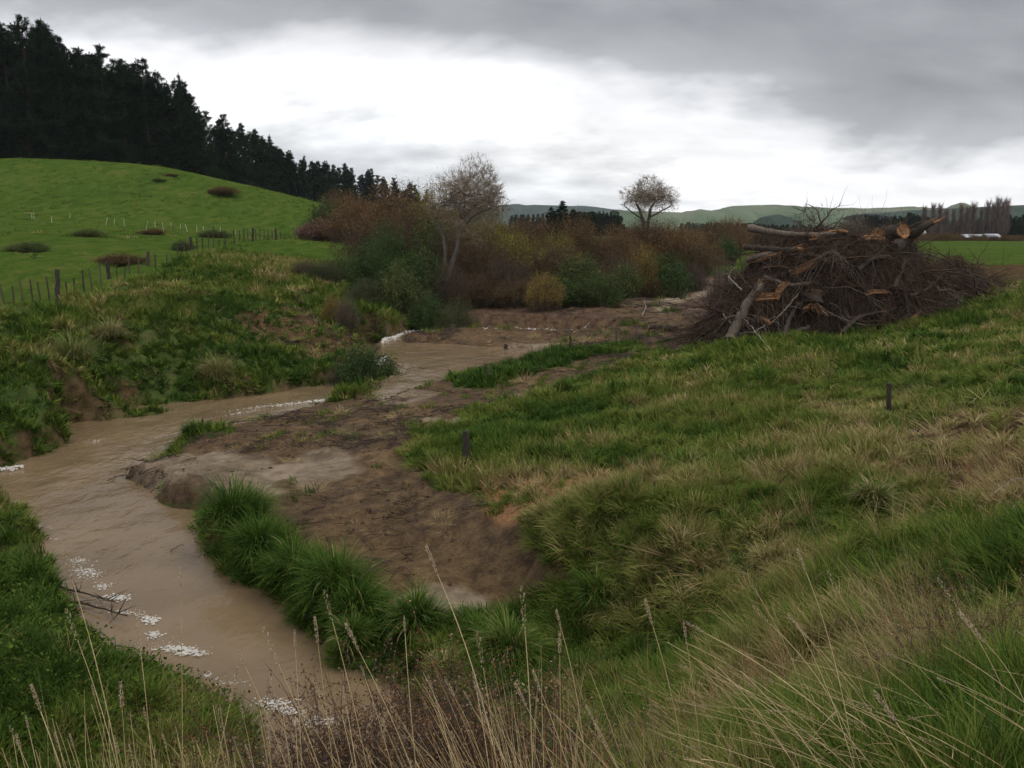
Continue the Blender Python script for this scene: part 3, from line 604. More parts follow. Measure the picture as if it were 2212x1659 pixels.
def pines():
    tx=np.array([t[0] for t in TOPS]); ty=np.array([t[1] for t in TOPS])
    lab={2:'tall dark pine at the left edge of the photo',3:'tallest ragged pine standing on the green hill, second from the left edge',4:'tall pine with a pointed top left of the first sky gap',6:'bushy pine just right of the first sky gap above the hill',7:'pine with a slim spire top right of the first sky gap',11:'narrow pine with a sharp bare looking spire standing above its neighbours',13:'first of the shorter pines right of the lone spire'}
    jobs=[]
    for i,(x,y) in enumerate(TOPS): jobs.append((x,y,0,lab.get(i)))
    for r,n in ((1,30),(2,34),(3,30)):
        for x in np.linspace(-170,905,n)+RNG.normal(0,9,n):
            jobs.append((x,np.interp(x,tx,ty)+8+abs(RNG.normal(0,14)),r,None))
    for x in np.linspace(560,900,16)+RNG.normal(0,5,16): jobs.append((x,np.interp(x,tx,ty)+4+abs(RNG.normal(0,7)),0,None))
    for i,(x,y,r,lb) in enumerate(jobs):
        Y=np.interp(x,[-150,300,450,640,900],[168,180,205,290,470])+r*7+RNG.normal(0,2)
        p=ony(x,y,Y); z0=gz(p[0],Y)-.5; h=p[2]-z0
        pt,pc=PINES[(2 if lb and 'spire' in lb else RNG.integers(0,5)) if not(lb and 'sharp' in lb) else 4]
        e=empty('pine_tree',(p[0],Y,z0),lb or ((('dark pine forming the %s peak of the skyline counted from the left'%ORD[i]) if i<len(TOPS) else 'small dark pine near the low right end of the plantation') if r==0 else 'dark pine deep inside the plantation behind the green hill'),'pine tree','pines of the dark plantation behind the hill',RNG.random()*6.28)
        w=h*(.8 if lb and 'sharp' in lb else .95+.25*RNG.random())*(1.15 if r else 1); e.scale=(w,w,h)
        obj('trunk',pt,e); obj('crown',pc,e)
pines()
# twiggy shrubs ---------------------------------------------------
SH={ 'orange':foliage_mat('autumn_orange_leaves',[(0,(.07,.035,.018)),(.4,(.135,.078,.030)),(.75,(.215,.125,.046)),(1,(.26,.185,.075))],.2,.8,.3,spec=.05),
 'brown':foliage_mat('dead_brown_leaves',[(0,(.035,.022,.013)),(.5,(.09,.058,.026)),(1,(.165,.11,.048))],.15,.8,.35,spec=.03),
 'olive':foliage_mat('olive_yellow_leaves',[(0,(.07,.06,.018)),(.5,(.17,.145,.03)),(1,(.30,.25,.05))],.2,.8,.25,spec=.05),
 'green':foliage_mat('evergreen_leaves',[(0,(.014,.028,.010)),(.5,(.034,.062,.018)),(1,(.075,.115,.03))],.12,.7,.3,spec=.06),
 'mixed':foliage_mat('grey_green_leaves',[(0,(.022,.036,.012)),(.5,(.055,.08,.024)),(.85,(.11,.12,.04)),(1,(.16,.12,.05))],.15,.8,.3,spec=.05),
 'yellow':foliage_mat('yellow_autumn_leaves',[(0,(.12,.085,.02)),(.5,(.25,.17,.03)),(1,(.36,.27,.05))],.25,.7,.2),
 'pinkish':foliage_mat('dead_pinkish_brown_sprays',[(0,(.05,.028,.022)),(.5,(.115,.062,.048)),(1,(.19,.12,.09))],.1,.8,.2,spec=.1),
 'straw':foliage_mat('pale_straw_sprays',[(0,(.12,.085,.045)),(1,(.34,.27,.16))],.2,.7,.2)}
TWIG=bark_mat('twig_bark',(.035,.025,.02),(.13,.10,.08),8)
TANTWIG=bark_mat('tan_twig_bark',(.14,.10,.065),(.34,.27,.18),8)
PALEBARK=bark_mat('pale_willow_bark',(.05,.042,.033),(.20,.17,.135),5)
def shrub_meshes(seed,nst,nleaf,lw,ll,spread=.5,flare=1.0,lowfill=.15,tw=.0028,clump=.06):
    rs=np.random.default_rng(seed); st=MB(); K=7; t=np.linspace(0,1,K)
    a=rs.random(nst)*6.283; tgt_r=np.sqrt(rs.random(nst))*spread; lump=1+.22*np.sin(a*3+seed)+.12*np.sin(a*7+seed*2)
    zt=np.clip(1-(tgt_r/spread)**2.6*.62,0,1)*(.72+.34*rs.random(nst)); tgt_r=tgt_r*lump
    bx=np.stack([tgt_r*np.cos(a),tgt_r*np.sin(a)],1)*.62*flare+rs.normal(0,.10,(nst,2))*spread
    X=bx[:,:1]+(tgt_r*np.cos(a)-bx[:,0])[:,None]*t**1.15; Y=bx[:,1:]+(tgt_r*np.sin(a)-bx[:,1])[:,None]*t**1.15; Z=zt[:,None]*(t**.85)
    P=np.stack([X,Y,Z],2); P[:,1:]+=np.cumsum(rs.normal(0,.010,(nst,K-1,3)),1)
    st.tubes(P,np.broadcast_to(tw*(1.25-t),(nst,K))*(.6+.9*rs.random((nst,1))),3,rs.random(nst))
    m=nst*4; i=rs.integers(0,nst,m); f=.35+.6*rs.random(m); k=np.clip((f*(K-1)).astype(int),0,K-2); fr=(f*(K-1)-k)[:,None]
    q=P[i,k]*(1-fr)+P[i,k+1]*fr; d=unit(P[i,-1]-q+rs.normal(0,.12,(m,3))+np.array([0,0,.06])); ln=(.06+.12*rs.random(m))[:,None]
    tt=np.linspace(0,1,4)[None,:,None]; Q=q[:,None]+(d*ln)[:,None]*tt; Q[:,1:]+=rs.normal(0,.006,(m,3,3)); st.tubes(Q,np.broadcast_to(tw*.5*(1.2-tt[0,:,0]),(m,4)),3,rs.random(m))
    lf=MB(); j=rs.integers(0,m,nleaf); u=rs.random(nleaf); c=q[j]+d[j]*ln[j]*(u[:,None]*1.05)+rs.normal(0,clump*.35,(nleaf,3))
    if lowfill>0:
        lo=rs.random(nleaf)<lowfill; ii=rs.integers(0,nst,nleaf); kk=rs.integers(1,K,nleaf); c=np.where(lo[:,None],P[ii,kk]+rs.normal(0,clump*.5,(nleaf,3)),c)
    c[:,2]=np.maximum(c[:,2],.01); dd=d[j]*.8+rs.normal(0,.6,(nleaf,3)); vv=np.clip(rs.random(m)[j]*.5+rs.random(nleaf)*.5,0,1)
    lf.cards(c,dd,lw*(.6+.8*rs.random(nleaf)),ll*(.6+.8*rs.random(nleaf)),vv)
    return st.build('stems',TWIG,True),lf.build('foliage',SH['brown'])
TWG=[shrub_meshes(s,330,14000,.0050,.019,lowfill=.22) for s in (11,12,13,14)]          # thin leaved autumn willow scrub
LE=[shrub_meshes(s,160,12000,.011,.026,lowfill=.45,clump=.08) for s in (21,22,23)]  # dense leafy
SP=[shrub_meshes(s,420,6000,.0035,.016,lowfill=.35,tw=.0030) for s in (31,32)]  # nearly bare
def shrub(x,ytop,wpx,Y,kind,form,label,cat='shrub',group=None,name=None,sink=.15,par=None):
    p=ony(x,ytop,Y); z0=gz(p[0],Y)-sink; h=max(p[2]-z0,wpx/FPX*Y*.32); wd=wpx/FPX*Y*1.22
    st,lf=random.choice({'t':TWG,'l':LE,'s':SP}[form]); e=empty(name or 'shrub',(p[0],Y,z0),label,cat,group,random.random()*6.28)
    e.scale=(wd,wd*(.85+.2*random.random()),h*1.02)
    a=obj('stems',st,e); b=obj('foliage',lf,e)
    b.material_slots[0].link='OBJECT'; b.material_slots[0].material=SH[kind]
    return e
GS='autumn scrub along the far stream bank'
SHRUBS=[(735,406,120,118,'orange','t','orange brown willow scrub against the foot of the dark pines'),(705,430,80,112,'green','l','dark green shrub at the foot of the green hill crest'),
(775,424,140,100,'orange','t','rusty willow thicket just right of the hill crest'),(830,462,160,76,'brown','t','brown thicket behind the dark evergreen bushes'),
(862,394,180,86,'orange','t','tall orange brown willow scrub left of the pale domed willow'),(945,392,160,82,'olive','t','olive tinged willow scrub touching the left of the pale domed willow'),
(905,436,170,68,'brown','t','dark brown thicket in front of the tall orange brown scrub'),(985,470,140,64,'brown','s','bare brown scrub behind the leaning willow trunk'),
(835,482,86,62,'green','l','dark green evergreen bush halfway up the left bank'),(800,522,90,56,'green','l','rounded green bush with pale upright shoots on the left bank'),
(905,536,110,56,'green','l','wide dark green bush left of the leaning willow trunk'),(858,566,90,52,'mixed','l','grey green bush low on the left bank'),
(965,565,120,55,'brown','s','bare brown brush around the foot of the leaning willow'),(1040,520,150,61,'brown','t','shaded brown thicket right of the leaning willow'),
(1065,442,100,67,'olive','t','yellow olive willow scrub under the right side of the domed willow'),(1095,545,130,58,'brown','s','dark bare thicket above the muddy far bank'),
(1155,466,130,73,'orange','t','orange topped willow scrub in the middle of the photo'),(1240,462,130,74,'orange','t','orange willow scrub below the dark conifer'),
(1205,530,170,61,'brown','t','dark thicket behind the small yellow orange bush'),(1175,584,78,52.6,'yellow','t','small yellow orange bush above the muddy far bank'),
(1255,545,100,58,'mixed','l','grey green bush trailing down to the stream notch'),(1292,592,90,54,'mixed','l','low grey green bush beside the upstream gap'),
(1330,482,110,79,'orange','t','rusty willow scrub left of the second domed tree'),(1400,468,130,84,'brown','t','brown willow scrub under the second domed tree'),
(1455,476,110,82,'orange','t','rusty willow scrub right of the second domed tree'),(1392,526,84,67,'yellow','t','willow scrub with a bright yellow orange top'),
(1335,545,100,65,'brown','s','shaded bare scrub left of the yellow topped willow'),(1440,545,100,67,'green','l','dark green bush right of the yellow topped willow'),
(1492,492,110,86,'orange','t','rusty brown scrub at the right end of the willow belt'),(1545,472,90,122,'brown','t','distant brown willow left of the brush pile'),
(1582,466,80,132,'orange','t','distant orange brown willow left of the brush pile'),(1568,512,64,96,'green','l','dark green bush at the paddock edge left of the brush pile'),
(1497,566,70,72,'pinkish','s','low pinkish brown bush at the end of the willow belt'),(690,474,98,104,'pinkish','l','rounded dead looking pinkish brown gorse bush at the end of the fence'),
(742,548,90,60,'mixed','l','grey green bush on the top of the left bank'),(700,562,80,57,'mixed','t','sprawling weeds at the bank top below the gorse bush'),
(716,636,46,45.5,'yellow','t','small yellow flowered weed on the left bank'),(745,634,50,44.8,'straw','s','pale upright dry stems beside the yellow flowered weed'),
(925,628,74,50,'green','l','low dark green bush above the muddy far bank'),(985,642,84,49,'mixed','t','sprawling low bush at the left end of the muddy far bank'),
(1575,560,100,47,'pinkish','s','reddish brown dead brush on the left shoulder of the brush pile'),(1120,600,110,55,'brown','t','low dark thicket along the top of the muddy far bank'),(1230,610,90,54.5,'green','l','dark green bush between the yellow bush and the upstream gap'),
(1030,590,110,55.5,'brown','t','low brown thicket right of the leaning trunk foot'),(800,600,110,52,'mixed','t','low scrub on the face of the left bank'),(660,560,70,58,'brown','s','bare brown bramble on the edge of the left bank'),(1400,590,80,66,'brown','t','low brown scrub above the upstream gap'),
(1650,488,80,190,'brown','t','far brown hedge bush left of the bare dead tree'),(1840,462,60,260,'straw','s','pale bare willow far behind the brush pile'),(1720,490,90,230,'brown','t','far brown hedge bush behind the bare dead tree'),(1010,500,150,63,'brown','t','tall dark brown thicket filling in right of the leaning willow'),(1110,500,120,64,'olive','t','olive brown scrub in front of the orange topped willows'),(930,480,120,65,'mixed','l','grey green bush behind the leaning willow trunk'),(1290,505,120,73,'brown','t','brown scrub between the orange willow and the upstream gap'),(1200,500,110,68,'olive','t','olive tinted scrub above the small yellow orange bush'),(870,500,110,64,'brown','t','dark brown scrub between the evergreen bushes'),(1500,520,100,80,'brown','t','brown scrub at the right end below the rusty top'),(1350,570,80,62,'mixed','l','dark grey green bush right at the upstream gap'),
(1620,494,60,210,'brown','t','far brown hedge bush at the paddock edge')]
for s in SHRUBS: shrub(s[0],s[1],s[2],s[3],s[4],s[5],s[6],group=GS)
shrub(786,740,112,34.3,'green','l','dark leafy bush standing at the water edge beside the small cascade',name='riverside_bush',sink=.05)
shrub(758,778,90,34.6,'mixed','s','sparse twiggy left half of the growth beside the riverside bush',sink=.05)
for i,(x,y,wp,Y,lb) in enumerate([(480,410,62,140,'wide brown rush clump high on the green hill'),(60,537,80,62,'dark weed clump in the lower left paddock'),(262,573,90,54,'wide grey brown weed clump just above the wire fence'),(395,518,46,72,'weed clump with a pointed dead stem behind the fence'),(20,652,40,37,'brown dead weed clump at the left end of the wire fence'),(345,432,26,140,'small brown tuft left of the wide rush clump'),(372,428,24,145,'small brown tuft nearest the wide rush clump'),(190,505,60,80,'low dark weed patch below the white stakes'),(330,500,50,90,'dark weed patch under the leaning white stakes'),(460,500,60,92,'low weed patch at the right end of the white stakes')]):
    shrub(x,y,wp,Y,('brown','mixed')[i%2],'l',lb,'weed clump','weed clumps in the left paddock','weed_clump',sink=.1)
# big branching trees ---------------------------------------------------
def branch_tree(seed,paths,dome,n1,n2,n3,r0,r_tw,leaves,lw,ll):
    """paths: main limbs as polylines (local metres); dome: centre, radii of the crown; twigs fan towards its shell"""
    rs=np.random.default_rng(seed); tk=MB(); cr=MB(); c0=np.array(dome[0]); R=np.array(dome[1]); ends=[]
    for P,ra,rb in paths:
        P=np.array(P,float); t=np.linspace(0,1,len(P)); u=np.linspace(0,1,18); Q=np.stack([np.interp(u,t,P[:,k]) for k in range(3)],1); Q[1:-1]+=rs.normal(0,.035,(16,3)); Q[1:-1]=(Q[:-2]+2*Q[1:-1]+Q[2:])/4
        tk.tubes(Q,ra+(rb-ra)*u,7); ends.append((Q[-1],unit(Q[-1]-Q[-4]),rb))
    def fan(src,n,rr,stop,taper,curve,sides,into,K=7,jit=.05):
        out=[]; Ps=[];Rs=[]
        for (p,d,r) in src:
            for _ in range(n):
                g=rs.normal(size=3); g[2]=g[2]*.8+.25; ug=unit(g); tgt=c0+ug*R*stop*(.85+.2*rs.random())*(1+.16*math.sin(ug[0]*5+seed)+.12*math.sin(ug[2]*7+ug[1]*4+seed*3))
                v=tgt-p; l=np.linalg.norm(v)
                # keep only targets on this branch's own side
                best=tgt
                for _k in range(5):
                    if np.dot(unit(tgt-p),d)>.55: break
                    g=rs.normal(size=3); g[2]=g[2]*.8+.25; ug=unit(g); tgt=c0+ug*R*stop*(.85+.2*rs.random())*(1+.16*math.sin(ug[0]*5+seed)+.12*math.sin(ug[2]*7+ug[1]*4+seed*3))
                q=p+(tgt-p)*curve; t=np.linspace(0,1,K)[:,None]; L=np.linalg.norm(q-p)
                B=p*(1-t)**2+(p+d*L*.5)*2*t*(1-t)+q*t*t; B[1:]+=np.cumsum(rs.normal(0,jit*L/K,(K-1,3)),0)
                r1=r*rr*(.7+.5*rs.random()); Ps.append(B); Rs.append(r1*(1-taper*t[:,0])); out.append((B[-1],unit(B[-1]-B[-2]),r1*(1-taper))); out.append((B[-3],unit(B[-2]-B[-3]+rs.normal(0,.3,3)),r1*(1-taper)*1.1))
        into.tubes(np.array(Ps),np.array(Rs),sides,rs.random(len(Ps))); return out
    s=fan(ends,n1,.62,.60,.5,.62,5,tk); s=fan(s,n2,.6,.85,.5,.6,4,tk); s=fan(s,n3,.5,1.05,.6,.8,3,cr,6,.08)
    Ps=[];D=[]
    pts=np.array([a[0] for a in s]); dr=np.array([a[1] for a in s]); m=len(pts)*4; i=rs.integers(0,len(pts),m)
    d=unit(dr[i]+rs.normal(0,.35,(m,3))+np.array([0,0,.15])); ln=(R.min()*.2*(.5+rs.random(m)))[:,None]; t=np.linspace(0,1,4)[None,:,None]
    Q=pts[i][:,None]+(d*ln)[:,None]*t; Q[:,1:]+=rs.normal(0,.02*R.min()/3,(m,3,3)); cr.tubes(Q,np.broadcast_to(r_tw*(1.2-t[0,:,0]),(m,4)),3,rs.random(m))
    lf=MB(); j=rs.integers(0,m,leaves); c=Q[j,-1]*.5+Q[j,1]*.5+rs.normal(0,.10,(leaves,3)); lf.cards(c,d[j]+rs.normal(0,.5,(leaves,3)),lw,ll)
    return tk,cr,lf
def big_tree(name,label,org,args,bark,twm,leafk,cat='willow tree'):
    tk,cr,lf=branch_tree(*args); e=empty(name,org,label,cat)
    obj('trunk',tk.build('trunk',bark,True),e); obj('twigs',cr.build('twigs',twm,True),e)
    if args[8]>0: obj('foliage',lf.build('foliage',SH[leafk]),e)
    return e
def loc(org,pts,Y): return [tuple(ony(a,b,Y+dy)-np.array(org)) for a,b,dy in pts]
Y=57.5; p=ony(950,600,Y); o=(p[0],Y,gz(p[0],Y)-.1)
c=tuple(ony(1018,440,Y)-np.array(o)); 
big_tree('willow_tree','tall pale domed willow with a leaning trunk and thin yellow grey leaves',o,(51,[([(0,0,0)]+loc(o,[(980,562,0),(988,536,0),(1000,488,0),(1003,455,0)],Y),.19,.11),(loc(o,[(962,575,.2),(962,526,.3),(953,495,.4),(935,465,.5)],Y),.13,.06),(loc(o,[(1003,470,0),(1022,447,.3),(1050,430,.4)],Y),.10,.06),(loc(o,[(1000,480,0),(990,450,-.6),(975,425,-.9)],Y),.10,.06),(loc(o,[(1001,485,0),(1030,462,-1),(1062,448,-1.4)],Y),.09,.05)],(c,(2.6,2.3,2.6)),4,4,3,.24,.007,2600,.014,.09),PALEBARK,TANTWIG,'straw')
Y=108; p=ony(1395,500,Y); o=(p[0],Y,gz(p[0],Y)-.1); c=tuple(ony(1402,432,Y)-np.array(o))
big_tree('willow_tree','second domed willow standing above the rusty scrub, bare branches parting in the middle',o,(52,[([(0,0,0)]+loc(o,[(1390,480,0),(1382,455,0),(1375,440,0)],Y),.26,.13),(loc(o,[(1398,500,0),(1402,470,0),(1405,452,.2),(1412,440,.2)],Y),.24,.13),(loc(o,[(1395,480,0),(1370,462,0),(1352,448,.2)],Y),.12,.06),(loc(o,[(1403,470,0),(1430,455,0),(1448,445,.2)],Y),.12,.06)],(c,(3.6,3.0,2.7)),4,4,3,.26,.010,1200,.02,.11),TWIG,TANTWIG,'orange')
Y=47; p=ony(1765,560,Y); o=(p[0],Y,gz(p[0],Y)-.1); c=tuple(ony(1768,485,Y)-np.array(o))
big_tree('dead_tree','bare dead tree with crooked branches rising behind the brush pile',o,(53,[([(0,0,0)]+loc(o,[(1750,540,0),(1738,505,0),(1728,485,0)],Y),.09,.03),(loc(o,[(1768,545,0),(1775,500,0),(1772,470,0),(1762,450,.1),(1745,441,.1)],Y),.07,.015),(loc(o,[(1768,545,0),(1790,505,0),(1812,478,0),(1822,462,.1)],Y),.06,.012)],(c,(1.5,1.2,1.2)),2,2,1,.1,.006,0,.02,.1),TWIG,TWIG,'brown','dead tree')
# lone dark conifer and poplars ---------------------------------------------------
def conifer(x,ytop,Y,wk,lb,seed):
    p=ony(x,ytop,Y); z0=gz(p[0],Y)-.3; h=p[2]-z0; pt,pc=PINES[seed%5]; e=empty('pine_tree',(p[0],Y,z0),lb,'pine tree',None,seed); e.scale=(h*wk,h*wk,h); obj('trunk',pt,e); obj('crown',pc,e)
conifer(1213,432,150,1.9,'lone spreading dark conifer above the orange scrub',1); conifer(1190,446,152,1.7,'smaller dark conifer leaning against the lone spreading conifer',3); conifer(1238,450,155,1.7,'low dark conifer right of the lone spreading conifer',0)
POP=foliage_mat('bare_poplar_twigs',[(0,(.085,.06,.05)),(1,(.20,.15,.13))],.0,.9,.3,spec=.05)
def poplar_meshes(seed):
    rs=np.random.default_rng(seed); tk=MB(); cr=MB(); t=np.linspace(0,1,6); tk.tubes(np.stack([t*0,t*0,t*.9],1),.010*(1.05-t),5)
    n=260; h=.04+.86*rs.random(n)**.9; a=rs.random(n)*6.283; L=(.10+.22*rs.random(n))*(1-.55*h); k=np.linspace(0,1,5)
    r=(.22+.1*rs.random(n))[:,None]*L[:,None]*np.sqrt(k)[None]*(1.1); z=h[:,None]+L[:,None]*k[None]*.95
    P=np.stack([r*np.cos(a)[:,None],r*np.sin(a)[:,None],z],2); cr.tubes(P,np.broadcast_to(.0028*(1.2-k),(n,5)),3,rs.random(n))
    m=2600; i=rs.integers(0,n,m); f=rs.integers(1,5,m); c=P[i,f]+rs.normal(0,.008,(m,3)); d=np.stack([np.cos(a[i])*.35,np.sin(a[i])*.35,np.ones(m)],1)+rs.normal(0,.15,(m,3)); cr.cards(c,d,.0009,.03+.03*rs.random(m))
    return tk.build('poplar_trunk',TWIG,True),cr.build('poplar_twigs',POP)
POPS=[poplar_meshes(s) for s in (61,62,63)]
for i,(x,yt) in enumerate([(1998,446),(2018,438),(2032,440),(2045,452),(2062,450),(2078,440),(2092,446),(2105,436),(2122,448),(2136,434),(2148,436),(2158,426),(2168,430),(2178,428)]):
    Y=340+RNG.normal(0,5); p=ony(x,yt,Y); z0=gz(p[0],Y)-.2; h=p[2]-z0; tk,cr=POPS[i%3]
    e=empty('poplar_tree',(p[0],Y,z0),'bare reddish grey poplar, %s from the left in the row beyond the right paddock'%('first second third fourth fifth sixth seventh eighth ninth tenth eleventh twelfth thirteenth last'.split()[i]),'poplar tree','row of bare poplars beyond the right paddock',RNG.random()*6); q=1.35+.6*RNG.random(); e.scale=(h*q,h*q,h); obj('trunk',tk,e); obj('twigs',cr,e)
# far woods: read as masses ---------------------------------------------------
def wood(name,label,rows,meshes,mat,wk=.8):
    x=[];y=[];s=[];i=[]
    for (xa,ya,xb,yb,Y,n,dy) in rows:
        for k in range(n):
            u=(k+RNG.random())/n; px=xa+(xb-xa)*u; py=ya+(yb-ya)*u+abs(RNG.normal(0,dy)); YY=Y+RNG.normal(0,Y*.02); q=ony(px,py,YY); z0=gz(q[0],YY)-1
            x.append(q[0]);y.append(YY);s.append((q[2]-z0)); i.append(RNG.integers(0,len(meshes)))
    x=np.array(x);y=np.array(y);s=np.array(s); z=terrain(x,y)-1
    scatter(name,x,y,z,np.stack([x*0,x*0,RNG.random(len(x))*6],1),np.stack([s*wk,s*wk,s],1),np.array(i),x*0,meshes,label,'trees')
PC=[p[1] for p in PINES]
wood('far_pine_wood','far dark pine belts in front of the hills',[(1100,462,1340,452,620,46,2),(1240,452,1345,462,330,22,4),(1250,470,1350,478,300,20,4),(1470,478,1640,480,520,50,3),(1600,482,1780,484,480,50,3),(1870,462,2000,466,420,34,5),(1880,470,2000,480,400,30,5),(1960,455,2020,468,430,14,4),(2180,462,2400,458,360,40,5),(2190,480,2400,485,330,30,5),(2000,468,2190,470,480,36,4),(1500,490,1790,492,430,50,3)],PC,None,1.35)
LEF=[]
for st,lf in TWG[:2]:
    m=lf.copy(); m.materials.clear(); m.materials.append(SH['brown']); LEF.append(m)
wood('far_hedges','far brown hedges and low trees along the edge of the right paddock',[(1480,497,1880,500,300,60,3),(1850,498,2212,505,310,50,3),(1560,480,1640,484,260,8,3),(1900,490,1990,496,330,14,4),(2010,500,2200,508,315,30,2),(1350,488,1520,492,240,26,4),(1000,478,1130,482,500,14,2)],LEF,None,1.5)
# hills ---------------------------------------------------------------
def hill_mat(name,stops,sc):
    m,N,L=newmat(name); b=N['Principled BSDF']; b.inputs['Roughness'].default_value=1; b.inputs['Specular IOR Level'].default_value=.0
    geo=N.new('ShaderNodeNewGeometry'); mp=N.new('ShaderNodeMapping'); L.new(geo.outputs['Position'],mp.inputs[0]); mp.inputs['Scale'].default_value=(sc,sc*.5,sc*1.2)
    L.new(ramp(N,L,tnoise(N,L,1,7,.62,mp.outputs[0],.6),stops),b.inputs['Base Color']); return m
def ridge(name,prof,Y,depth,mat,amp,seed,base=-10):
    xs=np.linspace(prof[0][0],prof[-1][0],260); ys=np.interp(xs,[p[0] for p in prof],[p[1] for p in prof]); n=34; V=[]
    top=np.array([ony(a,b,Y) for a,b in zip(xs,ys)]); zc=top[:,2]+fbm(top[:,0]*1.0,top[:,0]*0,.006,4,seed)*amp*.15
    for k in range(n*2-1):
        f=k/(n-1)-1; yy=Y+f*depth; s=math.cos(min(abs(f),1)*math.pi/2)**1.25
        gul=fbm(top[:,0],np.full(len(xs),yy*.5),1/(Y*.045),4,seed+5)*amp*(1-s)*s*3.2
        V.append(np.stack([top[:,0]*yy/Y if False else top[:,0],np.full(len(xs),yy)+fbm(top[:,0],top[:,0]*0+k*.3,.004,2,seed)*depth*.04,base+(zc-base)*s+gul],1))
    V=np.concatenate(V); m=len(xs); i,j=np.meshgrid(np.arange(n*2-2),np.arange(m-1),indexing='ij'); F=np.stack([i*m+j,i*m+j+1,(i+1)*m+j+1,(i+1)*m+j],-1).reshape(-1,4)
    return tag(obj(name,mesh_np(name,V,F,None,True,mat)),kind='structure')
GH=hill_mat('far_pasture',[(.3,(.05,.08,.045)),(.5,(.085,.115,.062)),(.62,(.12,.135,.085)),(.75,(.20,.18,.13))],.006)
DH=hill_mat('far_forest',[(.3,(.018,.032,.022)),(.7,(.04,.06,.04))],.02)
ridge('green_hills',[(1250,462),(1330,456),(1440,456),(1490,458),(1530,455),(1600,444),(1655,441),(1700,444),(1760,450),(1830,455),(1880,451),(1960,450),(2040,452),(2200,456),(2500,458)],2600,900,GH,70,3)
ridge('forested_ridge',[(1860,462),(1960,452),(2080,447),(2212,441),(2400,438),(2700,450)],1900,500,DH,40,9)
ridge('dark_wooded_spur',[(1640,484),(1652,468),(1680,464),(1702,470),(1712,482)],1500,160,DH,12,17)
ridge('misty_mountain',[(900,462),(1040,448),(1120,441),(1200,444),(1290,452),(1400,462),(1500,470)],3900,900,DH,70,21)
# ---------------------------------------------------------------- brush pile
WOOD=bark_mat('split_orange_wood',(.09,.045,.022),(.44,.22,.09),7,.8,2)
BARK=bark_mat('grey_brown_bark',(.06,.045,.035),(.22,.18,.14),5)
DBARK=bark_mat('dark_wet_bark',(.022,.015,.011),(.075,.052,.038),6)
PGREY=bark_mat('pale_grey_stick',(.16,.14,.115),(.40,.36,.30),8)
BRUSH=bark_mat('tangled_brush',(.02,.012,.008),(.14,.086,.052),8)
PILE=[(1765,37.2,4.3,2.6,3.75),(1640,36.3,2.0,2.0,2.2),(1890,38.6,2.6,2.3,3.5),(2055,42.5,1.9,1.5,1.45),(1565,37.5,1.3,2.0,.9),(1975,41,1.6,1.5,2.0),(2165,46,2.2,1.3,.7)]
PILE=[(float(ony(px,600,Y)[0]),Y,rx,ry,h) for px,Y,rx,ry,h in PILE]
def pile_h(x,y):
    o=np.zeros_like(x)
    for X,Y,rx,ry,h in PILE:
        d=((x-X)/rx)**2+((y-Y)/ry)**2; o=np.maximum(o,h*np.clip(1-d,0,1)**.55)
    m=o>0; o=o+m*(fbm(x,y,.9,3,301)*.75+fbm(x,y,3.0,2,305)*.25)*np.clip(o,0,1); return np.maximum(o,0)
def on_pile(px,py):
    d=ray(px,py); t=np.linspace(25,60,900); x=d[0]*t;y=d[1]*t;z=EYE+d[2]*t; g=terrain(x,y)+pile_h(x,y); i=int(np.argmax(z<g)) if (z<g).any() else int(np.argmin(np.abs(t-37/d[1])))
    return np.array([x[i],y[i],z[i]])
